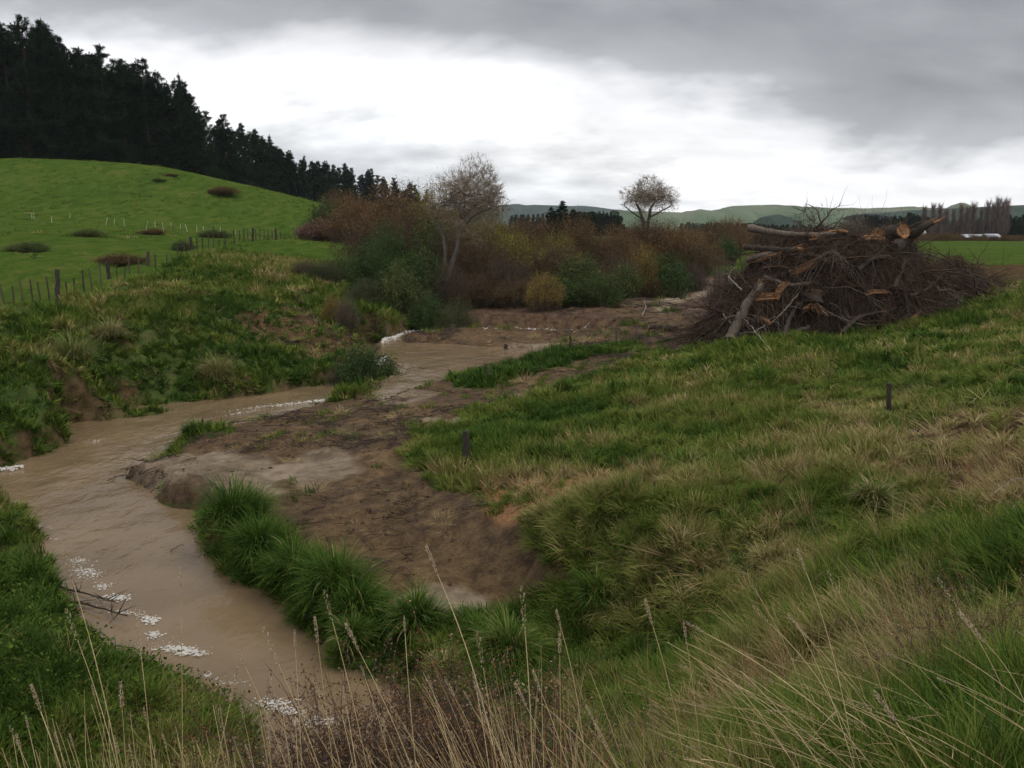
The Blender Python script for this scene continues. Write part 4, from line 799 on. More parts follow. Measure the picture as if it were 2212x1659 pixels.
def brush_pile():
    rs=np.random.default_rng(5)
    xs=np.arange(7,25,.11); ys=np.arange(33,48.5,.11); X,Y=np.meshgrid(xs,ys); h=pile_h(X.ravel(),Y.ravel()).reshape(X.shape)
    Z=terrain(X.ravel(),Y.ravel()).reshape(X.shape)+h*.93-.12; ok=h>.02; keep=ok[:-1,:-1]|ok[1:,1:]; i,j=np.nonzero(keep); nx=X.shape[1]
    F=np.stack([i*nx+j,i*nx+j+1,(i+1)*nx+j+1,(i+1)*nx+j],1); used=np.unique(F); mp=np.zeros(X.size,int); mp[used]=np.arange(len(used))
    hull=MB(); hull.add(np.stack([X.ravel(),Y.ravel(),Z.ravel()],1)[used],mp[F],.15)
    # twigs hug the surface and hang down it
    def strew(n,l0,l1,r,K,lift,dn,mb):
        x=rs.uniform(7,25,n*6); y=rs.uniform(33,47,n*6); hh=pile_h(x,y); k=np.nonzero((hh>.15)&((y<PILE[0][1]+1.5)|(rs.random(n*6)<.35)))[0][:n]; x=x[k];y=y[k]; m=len(x)
        a=rs.random(m)*6.283; e=.15; h0=pile_h(x,y); gx=(pile_h(x+e,y)-h0)/e; gy=(pile_h(x,y+e)-h0)/e; g=np.hypot(gx,gy)+1e-6
        dx=np.cos(a)*.8-gx/g*dn; dy=np.sin(a)*.8-gy/g*dn; dl=np.hypot(dx,dy)+1e-6; dx/=dl; dy/=dl; L=l0+(l1-l0)*rs.random(m)**1.6; t=np.linspace(0,1,K)
        px=x[:,None]+dx[:,None]*L[:,None]*t; py=y[:,None]+dy[:,None]*L[:,None]*t
        px[:,1:]+=np.cumsum(rs.normal(0,.05,(m,K-1)),1)*L[:,None]*.5; py[:,1:]+=np.cumsum(rs.normal(0,.05,(m,K-1)),1)*L[:,None]*.5
        q=pile_h(px.ravel(),py.ravel()).reshape(px.shape); q=np.where(q>.02,q,0); tz=base_z(px.ravel(),py.ravel()).reshape(px.shape); z=tz+q+lift*rs.random((m,1))*(.3+1.2*t)+.03
        # smooth so sticks stay stiff
        z=z*.45+(z[:,:1]*(1-t)+z[:,-1:]*t)*.55+ .04
        mb.tubes(np.stack([px,py,z],2),r*(.6+.9*rs.random((m,1)))*(1.15-t),3,rs.random(m)); return m
    strew(6000,.35,1.3,.008,6,.30,.12,hull); strew(1300,.8,2.4,.017,7,.4,.2,hull)
    # whole torn branches with side twigs, thrown on at every angle
    def limbs(n,l0,l1,r,mb,out):
        x=rs.uniform(7,25,n*7); y=rs.uniform(33.5,47,n*7); hh=pile_h(x,y); k=np.nonzero(hh>.25)[0][:n]; x=x[k];y=y[k];m=len(x); z=base_z(x,y)+hh[k]+rs.random(m)*.25-.15
        d=rs.normal(size=(m,3)); d[:,2]=d[:,2]*.5+out; d[:,1]-=.25; d=unit(d); L=(l0+(l1-l0)*rs.random(m)**1.5)[:,None,None]; K=8; t=np.linspace(0,1,K)[None,:,None]
        P=np.stack([x,y,z],1)[:,None]+d[:,None]*L*t+np.array([0,0,-.28])*L*t*t; P[:,1:]+=np.cumsum(rs.normal(0,.045,(m,K-1,3)),1)*L*.5; mb.tubes(P,r*(.6+.8*rs.random((m,1)))*(1.15-t[0,:,0]),4,rs.random(m))
        q=m*6; i=rs.integers(0,m,q); f=rs.integers(2,K,q); p=P[i,f]; dd=unit(d[i]+rs.normal(0,.75,(q,3))+np.array([0,0,-.15])); l=(L[i,0,0]*(.18+.3*rs.random(q)))[:,None,None]; t2=np.linspace(0,1,5)[None,:,None]
        Q=p[:,None]+dd[:,None]*l*t2; Q[:,1:]+=np.cumsum(rs.normal(0,.03,(q,4,3)),1); mb.tubes(Q,r*.38*(1.2-t2[0,:,0])*np.ones((q,1)),3,rs.random(q))
    limbs(1900,.6,2.2,.013,hull,.25); limbs(240,1.2,3.0,.028,hull,.35); limbs(120,1.0,2.6,.06,hull,.15); limbs(90,.7,1.7,.020,hull,1.0)
    o=obj('tangled_brush',hull.build('tangled_brush',BRUSH)); tag(o,'huge dark heap of tangled twigs and branches on the grassy slope','brush',kind='stuff')
    fx=MB(); limbs(150,.8,2.6,.015,fx,.2); strew(120,.9,2.6,.014,8,.5,.5,fx); tag(obj('pale_sticks',fx.build('pale_sticks',BARK)),'paler grey twigs draped over the dark brush heap','twigs',kind='stuff')
    rd=MB(); n=26000; x=rs.uniform(7,25,n);y=rs.uniform(33,46,n);hh=pile_h(x,y);k=hh>.05;x=x[k];y=y[k]; z=base_z(x,y)+hh[k]+rs.random(len(x))*.16; rd.cards(np.stack([x,y,z],1),rs.normal(0,1,(len(x),3)),.012,.11)
    tag(obj('dead_leaves',rd.build('dead_leaves',SH['pinkish'])),'reddish brown dead leaves and fine twigs caught in the heap','leaves',kind='stuff')
brush_pile()
def bez(P,n=14,wob=.0):
    P=np.array(P,float); t=np.linspace(0,1,len(P)); u=np.linspace(0,1,n); Q=np.stack([np.interp(u,t,P[:,k]) for k in range(3)],1)
    for _ in range(2): Q[1:-1]=(Q[:-2]+2*Q[1:-1]+Q[2:])/4
    Q[1:-1]+=RNG.normal(0,wob,(n-2,3)); return Q
def log(pts,r0,r1,label,mat=None,name='fallen_branch',cat='branch',wob=.015,side=None,cut=False,place_=on_pile,lift=.12,group=None,branches=0,jag=0):
    P=[place_(a,b)+np.array([0,-.12,lift]) for a,b in pts]; Q=bez(P,16,wob); o=Q[0].copy(); mb=MB(); R=r0+(r1-r0)*np.linspace(0,1,16); R*=1+RNG.normal(0,.09,16)
    mb.tubes(Q-o,R,10 if r0>.05 else 5,.5,cap=True)
    for _ in range(branches):
        i=RNG.integers(3,14); d=unit(RNG.normal(size=3)+np.array([0,-.6,.3])); L=.4+RNG.random()*1.0; t=np.linspace(0,1,6)[:,None]; B=Q[i]-o+d*L*t+np.array([0,0,-.25])*t*t*L; B[1:]+=np.cumsum(RNG.normal(0,.03,(5,3)),0); mb.tubes(B,R[i]*.45*(1.1-t[:,0]),4)
    me=mb.build(name,mat or BARK,True)
    if cut or jag:
        e=empty(name,tuple(o),label,cat,group); obj('bark',me,e)
        for end in ((0,) if cut==1 else (0,-1)) if cut else (-1,):
            w=MB(); c=Q[end]-o; d=unit(Q[end]-Q[1 if end==0 else -2]); a=unit(np.cross(d,[0,0,1.])); b=np.cross(d,a); th=np.arange(14)*math.pi*2/14; rr=R[end]*(1.03+RNG.normal(0,.05,14))
            ring=c+d*.012+ (np.cos(th)[:,None]*a+np.sin(th)[:,None]*b)*rr[:,None]; ring2=c-d*.02+(np.cos(th)[:,None]*a+np.sin(th)[:,None]*b)*rr[:,None]
            V=np.vstack([ring,ring2,[c+d*.02]]); w.add(V,[[q,(q+1)%14,14+(q+1)%14,14+q] for q in range(14)]+[[q,(q+1)%14,28,28] for q in range(14)],.6)
            if jag:
                for _ in range(9):
                    an=RNG.random()*6.28; s=c+(math.cos(an)*a+math.sin(an)*b)*R[end]*.7; L=R[end]*(1+2.5*RNG.random()); t=np.linspace(0,1,4)[:,None]; w.tubes(s+(d+RNG.normal(0,.18,3))*L*t,R[end]*.28*(1.05-t[:,0]),4,RNG.random())
            obj('cut_end' if not jag else 'splintered_end',w.build('cut_end',WOOD),e)
        return e
    x=obj(name,me,None,tuple(o)); return tag(x,label,cat,group)
def slab(pts,wd,th,label,mat=None,name='split_timber'):
    P=[on_pile(a,b)+np.array([0,-.22,.14]) for a,b in pts]; Q=bez(P,10,.02); o=Q[0].copy(); mb=MB(); d=unit(Q[-1]-Q[0]); s=unit(np.cross(d,[0,-1.,.3]))
    for k in range(11):
        off=s*wd*(k/10-.5)+np.array([0,RNG.normal(0,.02),0]); e0=RNG.random()*.22; e1=1-RNG.random()*.28; u=np.linspace(e0,e1,7); t=np.linspace(0,1,10)
        B=np.stack([np.interp(u,t,Q[:,q]-o[q]) for q in range(3)],1)+off+RNG.normal(0,.008,(7,3)); mb.tubes(B,th*(.5+.5*np.sin(np.linspace(.3,2.9,7))),5,RNG.random())
    return tag(obj(name,mb.build(name,mat or WOOD),None,tuple(o)),label,'split timber','split orange timbers in the brush pile')
log([(1612,516),(1660,524),(1720,532),(1800,530)],.16,.09,'long grey log lying along the top left of the brush pile',lift=.45,name='log',cat='log',branches=2)
log([(1574,748),(1590,712),(1612,668),(1640,628)],.24,.15,'thick pale trunk leaning up the left end of the brush pile',name='log',cat='log',jag=1,lift=.25)
log([(1690,742),(1700,705),(1720,670)],.10,.07,'short dark log standing among the twigs left of the root stump',DBARK,'log','log',jag=1,lift=.25)
log([(1815,735),(1850,700),(1900,690)],.09,.06,'dark broken log low on the pile right of the root stump',DBARK,'log','log',jag=1,lift=.3,branches=3)
log([(1650,612),(1700,630),(1745,625)],.09,.07,'brown log half buried below the upper split timber',BARK,'log','log',jag=1,lift=.25,branches=2)
log([(1850,600),(1880,575),(1915,570)],.11,.08,'dark limb under the big orange log ends',DBARK,'log','log',jag=1,lift=.3,branches=3)
log([(1960,655),(2000,640),(2030,610)],.07,.04,'dark limb joining the main heap and the lower heap',DBARK,lift=.3,branches=4)
log([(2040,600),(2090,600),(2125,615)],.05,.03,'dark stick on top of the lower heap',DBARK,lift=.25,branches=4)
log([(1540,735),(1570,700),(1600,690)],.05,.03,'reddish stick on the low left shoulder of the heap',BARK,lift=.25,branches=5)
log([(1596,760),(1650,748),(1700,727),(1745,708)],.05,.10,'long pale branch lying on the grass at the foot of the brush pile',name='log',cat='log',lift=.05,branches=2)
log([(1925,552),(1955,535),(1985,510),(2010,496)],.27,.13,'dark broken trunk pointing up to the right from the top of the pile',DBARK,'log','log',jag=1,lift=.3)
log([(1758,668),(1800,690),(1830,702),(1868,712)],.035,.05,'thin grey branch across the dark foot of the pile',lift=.15,branches=2)
log([(1925,640),(1942,600),(1950,575)],.12,.09,'dark mossy limb standing up at the right shoulder of the pile',DBARK,lift=.3,branches=2)
log([(2000,625),(2040,640),(2075,662)],.07,.05,'pale forked limb on the right hand lower heap',lift=.2,branches=4)
log([(2065,648),(2068,670),(2060,690)],.03,.02,'pale upright stick at the right hand lower heap',PGREY,lift=.2)
log([(1610,575),(1660,562),(1720,550)],.14,.10,'broken brown log end sticking out left below the long grey log',name='log',cat='log',jag=1,lift=.25)
log([(1606,552),(1650,556),(1700,560)],.12,.13,'short dark log stacked under the long grey log',DBARK,'log','log',cut=1,lift=.35)
log([(1600,640),(1570,610),(1585,590)],.03,.015,'pale forked stick at the left shoulder of the pile',PGREY,lift=.25,branches=4)
log([(1560,688),(1600,735),(1575,745)],.03,.02,'thin stick on the left foot of the pile',PGREY,lift=.2,branches=3)
log([(1590,690),(1620,720),(1650,760)],.025,.015,'pale crooked stick in front of the leaning trunk',PGREY,lift=.3,branches=3)
log([(1625,735),(1680,700),(1722,650)],.03,.02,'pale stick crossing the front of the pile',PGREY,lift=.3,branches=3)
for i in range(11):
    a=i/10; x1=1700+a*190; y1=700-60*math.sin(a*3.1)+40*abs(a-.5)
    log([(1795+8*a,562+6*a),(1795+(x1-1795)*.45,585+10*a),(x1,y1-35)],.022,.008,'slender grey drooping branch in mid pile, %s from the left'%('first second third fourth fifth sixth seventh eighth ninth tenth last'.split()[i]),BARK,lift=.42,group='drooping grey branches in the middle of the pile',branches=3)
slab([(1625,652),(1650,648),(1678,645)],.26,.03,'short chunky orange split timber near the left end of the pile')
slab([(1668,655),(1680,635),(1697,612)],.22,.032,'upright orange split timber with a forked foot')
slab([(1700,600),(1735,582),(1775,566)],.28,.03,'long orange brown split timber across the upper middle of the pile')
slab([(1612,566),(1650,560),(1700,548)],.30,.03,'flat bundle of brown split timber at the upper left edge of the pile')
slab([(1740,522),(1790,512),(1830,508)],.22,.035,'pale orange split timber on the crest of the pile')
slab([(1845,525),(1880,520),(1915,530)],.2,.03,'dark orange split timber under the two big log ends')
slab([(1640,690),(1655,700),(1662,712)],.12,.02,'small yellow chip low on the left of the pile')
slab([(1862,640),(1890,636),(1925,640)],.14,.02,'orange splinter near the right end of the main heap')
slab([(1995,612),(2005,620),(2030,632)],.14,.02,'orange splintered piece at the start of the lower heap')
slab([(1955,700),(1968,690),(1985,676)],.10,.015,'pale yellow splinter lying at the grass edge')
slab([(2115,652),(2128,648),(2140,650)],.08,.015,'small orange chip at the far right of the lower heap')
def stump(pc,r,h,lb,tilt,nroots,seed,rootm=None,lift=0.):
    rs=np.random.default_rng(seed); c=on_pile(*pc)+np.array([0,-.2,lift]); e=empty('stump',tuple(c),lb,'tree stump','stumps in the brush pile'); ax=unit(np.array(tilt,float)); a=unit(np.cross(ax,[0,0,1.]) if abs(ax[2])<.9 else np.cross(ax,[1.,0,0])); b=np.cross(ax,a)
    body=MB(); t=np.linspace(0,1,9); body.tubes((ax*h)*t[:,None],r*(1+.35*(1-t)**3)*(1+rs.normal(0,.04,9)),14,.4,cap=True); obj('bark',body.build('bark',DBARK,True),e)
    f=MB(); th=np.arange(22)*math.pi*2/22
    for k,(rr,v) in enumerate(((1.04,.25),(.9,.75),(.55,.45),(.25,.9))):
        ring=ax*(h+.012*(k+1))+(np.cos(th)[:,None]*a+np.sin(th)[:,None]*b)*r*rr*(1+rs.normal(0,.08,22))[:,None]; V=np.vstack([ring,ring-ax*.05,[ax*(h+.012*(k+1)+.04*rs.normal())]]); f.add(V,[[q,(q+1)%22,22+(q+1)%22,22+q] for q in range(22)]+[[q,(q+1)%22,44,44] for q in range(22)],v)
    obj('cut_face',f.build('cut_face',WOOD),e)
    rt=MB()
    for _ in range(nroots):
        an=rs.random()*6.28; d=unit((math.cos(an)*a+math.sin(an)*b)-ax*rs.random()*.9+np.array([0,0,-.35])); L=(.35+.7*rs.random())*h*1.3; t=np.linspace(0,1,7)[:,None]; B=d*L*t-ax*.02+np.cumsum(rs.normal(0,.04*L,(7,3)),0); rt.tubes(B,r*.28*(1.1-t[:,0]),5,rs.random())
    if nroots: obj('roots',rt.build('roots',rootm or DBARK,True),e)
stump((1893,524),.27,.5,'big orange log end facing out at the top of the pile, left of two',(-.55,-1,.25),9,1,lift=.25)
stump((1925,518),.33,.55,'larger orange brown log end at the top of the pile, right of two',(.35,-1,.35),11,2,lift=.2)
stump((1812,522),.2,.35,'small dark stump standing on the crest of the pile',(.1,-.3,1),4,3,lift=.1)
stump((1752,680),.30,.5,'upturned orange root stump at the foot of the pile',(.15,.35,1),26,4,WOOD,lift=.45)
gr=lambda a,b: ground(a,b)
log([(1398,713),(1412,711),(1425,712)],.16,.15,'orange ended log lying in the mud, left of two',DBARK,'log','log',cut=1,place_=gr,lift=.1,wob=.01)
log([(1432,714),(1446,712),(1458,714)],.17,.15,'orange ended log lying in the mud, right of two',DBARK,'log','log',cut=1,place_=gr,lift=.1,wob=.01)
log([(1478,632),(1500,622),(1524,619)],.18,.12,'pale forked log on the mud track left of the brush pile',PGREY,'log','log',place_=gr,lift=.12,branches=2)
log([(1385,690),(1395,672),(1390,655)],.03,.015,'thin pale stick poking up from the churned mud',PGREY,place_=gr,lift=.2)
log([(1238,722),(1262,712),(1272,700)],.04,.03,'pale stick leaning against the muddy far bank',PGREY,place_=gr,lift=.1)
log([(620,742),(650,738),(668,732)],.05,.03,'brown stick lying on the slumped left bank',DBARK,place_=gr,lift=.06,branches=2)
log([(540,718),(560,728),(580,740)],.05,.04,'grey dead stick on the slumped left bank',BARK,place_=gr,lift=.06,branches=2)
log([(860,615),(880,640),(910,655)],.03,.02,'pale curved stick hanging on the scrub edge',PGREY,place_=gr,lift=.3)
log([(985,655),(1005,620),(1030,600)],.03,.015,'pale bare stick leaning below the willow trunk',PGREY,place_=gr,lift=.5,branches=3)
log([(850,762),(870,775),(876,782)],.08,.05,'dark driftwood at the edge of the pool',DBARK,place_=gr,lift=.1,branches=5)
# ---------------------------------------------------------------- fences and posts
POST=bark_mat('weathered_post',(.03,.024,.016),(.12,.095,.06),5)
DPOST=bark_mat('dark_old_post',(.025,.02,.015),(.085,.07,.055),5)
WHITE=bark_mat('white_stake',(.42,.43,.36),(.62,.63,.55),3,.6)
def post_mesh(h,r,sq,mat,lean=(0,0),taper=.9):
    mb=MB(); K=7; t=np.linspace(-.15,1,K)[:,None]; P=np.array([lean[0],lean[1],h])*t; P[:,:2]+=RNG.normal(0,r*.12,(K,2)); mb.tubes(P,r*(1+(taper-1)*t[:,0])*(1+RNG.normal(0,.04,K)),sq,RNG.random(),cap=True)
    return mb.build('post',mat,sq>5)
def fence_line(name,label,cat,lst,mat,pname,wires=0,off=(442.4,.3467,.3468),short=1.0,g=None):
    e=None; tops=[]
    for cx,t,b,k in lst:
        px=cx*off[2]; p=ground(px,off[0]+b*off[1]); h=(b-t)*off[1]/FPX*p[1]*(1.4 if mat is not WHITE else 1.0)*short
        if e is None: e=empty(name,tuple(p),label,cat,g); O=p.copy()
        lx=k*.0 if abs(k)<3 else 0; thick=k in (1,2)
        r=(.10 if thick else .042)*(1.0 if p[1]<60 else 1.25); ln=(RNG.normal(0,.05)*h,RNG.normal(0,.04)*h) if k<3 else ((-.3,0,.3)[int(k)-3]*h,0)
        if mat is WHITE: r=.022
        z=gz(p[0],p[1]); obj('fence_post' if thick else pname,post_mesh(h,r,7 if thick else 4,DPOST if thick and mat is not WHITE else mat,ln),e,tuple(np.array([p[0],p[1],z])-O)); tops.append(np.array([p[0],p[1],z,h]))
    if wires:
        tops=np.array(tops)
        for w_ in range(wires):
            f=.25+.6*w_/max(wires-1,1); mb=MB(); P=np.stack([tops[:,0],tops[:,1],tops[:,2]+np.median(tops[:,3])*f],1)-O; mb.tubes(P,np.full(len(P),.006),3); obj('wire',mb.build('wire',DPOST),e)
    return e
L1=[(-30,505,640,0),(30,520,625,0),(85,520,602,0),(145,515,632,0),(205,505,605,0),(257,500,607,0),(310,485,602,0),(360,473,622,1),(420,490,565,0),(470,470,560,0),(525,437,552,0),(575,413,512,0),(630,400,500,0),(682,393,472,1),(728,393,452,0),(775,398,452,0),(810,345,432,0),(865,360,430,0),(925,322,385,1),(970,345,400,0),(1040,325,372,0),(1110,290,350,0),(1150,255,320,0),(1193,233,307,1),(1228,226,285,0),(1262,222,275,0),(1298,213,275,0),(1330,168,262,0),(1365,193,252,0),(1403,188,252,0),(1462,180,238,0),(1492,175,222,0),(1520,168,218,0),(1545,168,225,0),(1575,166,225,1),(1595,168,218,0),(1620,168,212,0),(1645,170,210,0),(1670,168,210,0),(1697,170,208,0),(1722,166,215,1),(1750,180,210,0),(1775,182,210,0),(1800,182,208,0),(1840,188,212,0),(1866,158,205,1)]
fence_line('wire_fence','post and batten wire fence running up the left bank to the dead gorse bush','fence',L1,POST,'batten',3)
# white stakes: crop coordinates (image = crop*.3746)
L2=[(185,1234,1268,0),(198,1244,1272,0),(300,1258,1290,4),(406,1232,1262,0),(612,1258,1300,5),(661,1258,1300,0),(720,1263,1305,0),(843,1275,1325,5),(897,1275,1315,0),(946,1280,1335,0),(990,1285,1320,4),(1042,1290,1320,0),(1085,1295,1335,3),(1138,1300,1342,0),(1180,1302,1350,0),(1274,1308,1355,0),(1362,1325,1358,0),(1412,1330,1365,0)]
fence_line('stake_fence','line of thin white fence stakes across the foot of the green hill','fence',L2,WHITE,'stake',0,off=(0,.3734,.3734))
def lone(px,yt,yb,r,label,mat=POST,sq=8,lean=(0,0),name='old_post',cat='post'):
    p=ground(px,yb); h=(yb-yt)/FPX*p[1]*1.02; o=obj(name,post_mesh(h,r,sq,mat,lean,.85),None,tuple(p)); return tag(o,label,cat)
lone(1010,928,1000,.085,'broken dark fence post standing in long grass beside the mud',DPOST,9,(-.04,0))
lone(1921,826,905,.06,'greenish old post half hidden in the grass on the right slope',POST,8,(-.06,0))
lone(1232,727,768,.05,'grey post at the left end of the grass island, near the pool',POST)
lone(1331,704,742,.04,'faint grey post on the mud behind the grass island',POST)
lone(1056,792,822,.05,'short pale post at the left tip of the grass island',BARK)
lone(1374,712,750,.02,'thin stick standing on the grass island',POST,4)
lone(1093,745,762,.12,'small black stump standing in the pool',DPOST,7)
# far buildings beyond the right paddock
def flatmat(n,c,r=.6):
    m,N,L=newmat(n); b=N['Principled BSDF']; b.inputs['Roughness'].default_value=r
    L.new(ramp(N,L,tnoise(N,L,1.2,4,.6),[(.3,tuple(x*.85 for x in c)),(.7,c)]),b.inputs['Base Color']); return m
WP=flatmat('white_paint',(.72,.73,.72)); RF=flatmat('grey_roof',(.35,.37,.40)); GLS=flatmat('dark_window',(.04,.05,.06),.2); ALU=flatmat('pale_metal_roof',(.62,.66,.72),.4)
def gable(name,label,cat,px,Y,wd,dp,hw,hr,wall,roof,wins):
    p=ony(px,512,Y); z=gz(p[0],Y)-.05; e=empty(name,(p[0],Y,z),label,cat); a,b=wd/2,dp/2
    m=MB(); m.add([(-a,-b,0),(a,-b,0),(a,b,0),(-a,b,0),(-a,-b,hw),(a,-b,hw),(a,b,hw),(-a,b,hw),(-a,0,hw+hr),(a,0,hw+hr)],[(0,1,5,4),(1,2,6,5),(2,3,7,6),(3,0,4,7),(4,8,8,7),(5,6,9,9)]); obj('wall',m.build('wall',wall),e)
    r=MB(); o=.3; s=hr/b
    for sg in (-1,1):
        r.add([(-a-o,sg*(b+o),hw-s*o),(a+o,sg*(b+o),hw-s*o),(a+o,0,hw+hr),(-a-o,0,hw+hr),(-a-o,sg*(b+o),hw-s*o+.12),(a+o,sg*(b+o),hw-s*o+.12),(a+o,0,hw+hr+.12),(-a-o,0,hw+hr+.12)],[(0,1,2,3),(4,5,6,7),(0,1,5,4),(0,3,7,4),(1,2,6,5)])
    obj('roof',r.build('roof',roof),e)
    for (x,z0,w_,h_) in wins:
        q=MB(); q.add([(x-w_/2,-b-.04,z0),(x+w_/2,-b-.04,z0),(x+w_/2,-b-.04,z0+h_),(x-w_/2,-b-.04,z0+h_),(x-w_/2,-b+.02,z0),(x+w_/2,-b+.02,z0),(x+w_/2,-b+.02,z0+h_),(x-w_/2,-b+.02,z0+h_)],[(0,1,2,3),(0,1,5,4),(2,3,7,6),(1,2,6,5),(0,3,7,4)]); obj('window',q.build('window',GLS),e)
gable('farm_house','small white building under the bare poplars','building',1983,318,3.2,4,2.6,1.2,WP,RF,[(-.8,1,.7,.9),(.8,1,.7,.9)])
gable('farm_shed','long low shed with a pale metal roof behind the right paddock','shed',2105,312,9,6,1.2,.9,DPOST,ALU,[(-2,.2,1.5,.8)])
gable('farm_shed','shorter pale roofed shed right of the long low shed','shed',2140,309,4.2,5,1.4,.9,WP,ALU,[(0,.3,1.2,.7)])
# ---------------------------------------------------------------- bank tussocks
def tussock(px,py,wpx,label,tint=0.,hgt=.75,n=1150):
    wpx=wpx*.86
    p=ground(px,py); R=wpx/FPX*math.hypot(p[0],p[1])*.5; H=R*hgt*1.5
    a=RNG.random(n)*6.283; u=RNG.random(n); rr=R*.62*np.sqrt(u); lump=1+.22*np.sin(a*3+px)+.12*np.sin(a*7+py); rr=rr*lump
    z0=H*.62*np.sqrt(np.clip(1-(rr/(R*.8))**2,0,1)); L=R*(.5+.95*RNG.random(n)**1.3)*(1+.25*np.sin(a*4+px)); S=7; t=np.linspace(0,1,S+1)
    out=a+RNG.normal(0,.45,n); th0=.15+1.0*(rr/R)+RNG.normal(0,.3,n); th=th0[:,None]+1.55*(.6+.6*RNG.random(n))[:,None]*t**1.3; th=np.clip(th,-.3,2.95); ds=(L/S)[:,None]
    r=np.concatenate([np.zeros((n,1)),np.cumsum(np.sin(th[:,:-1])*ds,1)],1); z=np.concatenate([np.zeros((n,1)),np.cumsum(np.cos(th[:,:-1])*ds,1)],1)
    C=np.stack([(rr*np.cos(a))[:,None]+r*np.cos(out)[:,None],(rr*np.sin(a))[:,None]+r*np.sin(out)[:,None],z0[:,None]+z],2)
    tw=out+math.pi/2+RNG.normal(0,.3,n); Sd=np.stack([np.cos(tw),np.sin(tw),np.zeros(n)],1)[:,None,:]; wd=.012*(.6+.8*RNG.random(n))[:,None]*np.array([1-.9*(k/S)**2 for k in range(S+1)])[None]
    V=np.stack([C-Sd*wd[...,None]/2,C+Sd*wd[...,None]/2],2); i=np.arange(n)[:,None]*(S+1)*2; k=np.arange(S)[None]*2; F=np.stack([i+k,i+k+1,i+k+3,i+k+2],-1).reshape(-1,4)
    v=np.clip(RNG.random(n)**1.6*.75+tint+.45*(RNG.random(n)>.9),0,1); me=mesh_np('tussock',V.reshape(-1,3),F,{'v':np.repeat(v,(S+1)*2)},False,GRASS_O)
    return tag(obj('grass_tussock',me,None,(p[0],p[1],gz(p[0],p[1])-.04)),label,'grass tussock','drooping grass tussocks along the bank')
for a in [(505,1150,170,'first drooping green tussock at the river edge, beside the sandy bank',0,.8),(560,1205,150,'rounded dark green tussock leaning over the water, second along the bank',-.05,.75),(545,1130,120,'brownish green tussock top behind the first bank tussock',.22,.7),
 (640,1265,170,'large tussock in the middle of the bank row above the brown water',0,.8),(725,1300,190,'largest bright green drooping tussock in the bank row',.03,.8),(770,1335,150,'green tussock at the lower end of the main bank row',.05,.7),
 (762,1408,110,'small low tussock hanging to the water below the bank row',.05,.6),(900,1370,150,'lone round spiky tussock beside the pale silt patch',0,.85),(1100,1420,170,'tussock with a dark brown dead side near the bottom centre',.25,.8),(1030,1380,110,'small bright green tussock between the lone round one and the gully',.03,.6),(1290,1320,130,'green tussock at the foot of the slope beside the scraped pit',0,.6),
 (1215,860,60,'small dark green tussock on the slope edge above the mud',-.05,.7),(1885,1090,90,'grey green weeping tussock on the right slope',.3,.9),(160,790,110,'grey weeping tussock on the steep left bank',.35,.9),(420,945,60,'green tuft on the mud point beside the river',.0,.6),(240,735,70,'pale straw topped tussock on the left bank',.6,.8),(470,820,90,'brown dead tussock hanging over the far river edge',.6,.8)]:
    tussock(*a)
# ---------------------------------------------------------------- tall seed stalks in the foreground
STEM=bark_mat('dry_stem',(.30,.22,.10),(.55,.43,.25),6,.6); HEAD=foliage_mat('seed_head',[(0,(.26,.18,.11)),(1,(.50,.40,.28))],.25,.7,.2,spec=.1)
def head_mesh(kind):
    mb=MB(); n=(150,90,60)[kind]; t=RNG.random(n); L=(.13,.10,.16)[kind]; w=(.006,.005,.010)[kind]*np.sin(np.clip(t,.03,.97)*math.pi)**.6; a=RNG.random(n)*6.28
    C=np.stack([np.cos(a)*w*.6,np.sin(a)*w*.6,t*L],1); D=np.stack([np.cos(a)*.5,np.sin(a)*.5,np.ones(n)],1)+RNG.normal(0,.15,(n,3)); mb.cards(C,D,.0016,.011+.004*RNG.random(n)); return mb.build('seed_head',HEAD)
HEADS=[head_mesh(k) for k in (0,1,2)]
def stalk(hx,hy,bx,Y,label,r=.0021,kind=0,group='tall dry seed stalks in the foreground',cv=None,hs=1.0):
    top=ony(hx,hy,Y); b=ony(bx,1700,Y*.93); base=np.array([b[0],Y*.93,gz(b[0],Y*.93)-.03]); v=top-base; K=14; t=np.linspace(0,1,K)[:,None]
    mid=base+v*np.array([.28,.4,.62])+RNG.normal(0,.03,3) if cv is None else base+v*.5+np.array([cv,0,.12]); B=base*(1-t)**2+mid*2*t*(1-t)+top*t*t
    e=empty('seed_stalk',tuple(base),label,'grass stalk',group); mb=MB(); mb.tubes(B-base,r*(1.15-.55*t[:,0]),4,RNG.random()); 
    for _ in range(RNG.integers(1,3)):
        i=RNG.integers(3,8); d=unit(B[i+1]-B[i]+RNG.normal(0,.3,3)); l=.1+.15*RNG.random(); u=np.linspace(0,1,6)[:,None]; mb.tubes(B[i]-base+d*l*u+np.array([0,0,-.1])*u*u*l*3,.0026*(1.05-u[:,0]),3,RNG.random())
    obj('stem',mb.build('stem',STEM),e)
    if kind==3: return e
    h=obj('seed_head',HEADS[kind],e,tuple(B[-1]-base)); d=Vector(unit(B[-1]-B[-3])); h.rotation_euler=d.to_track_quat('Z','Y').to_euler(); s=(.55+.5*RNG.random())*hs; h.scale=(s,s,s); return e
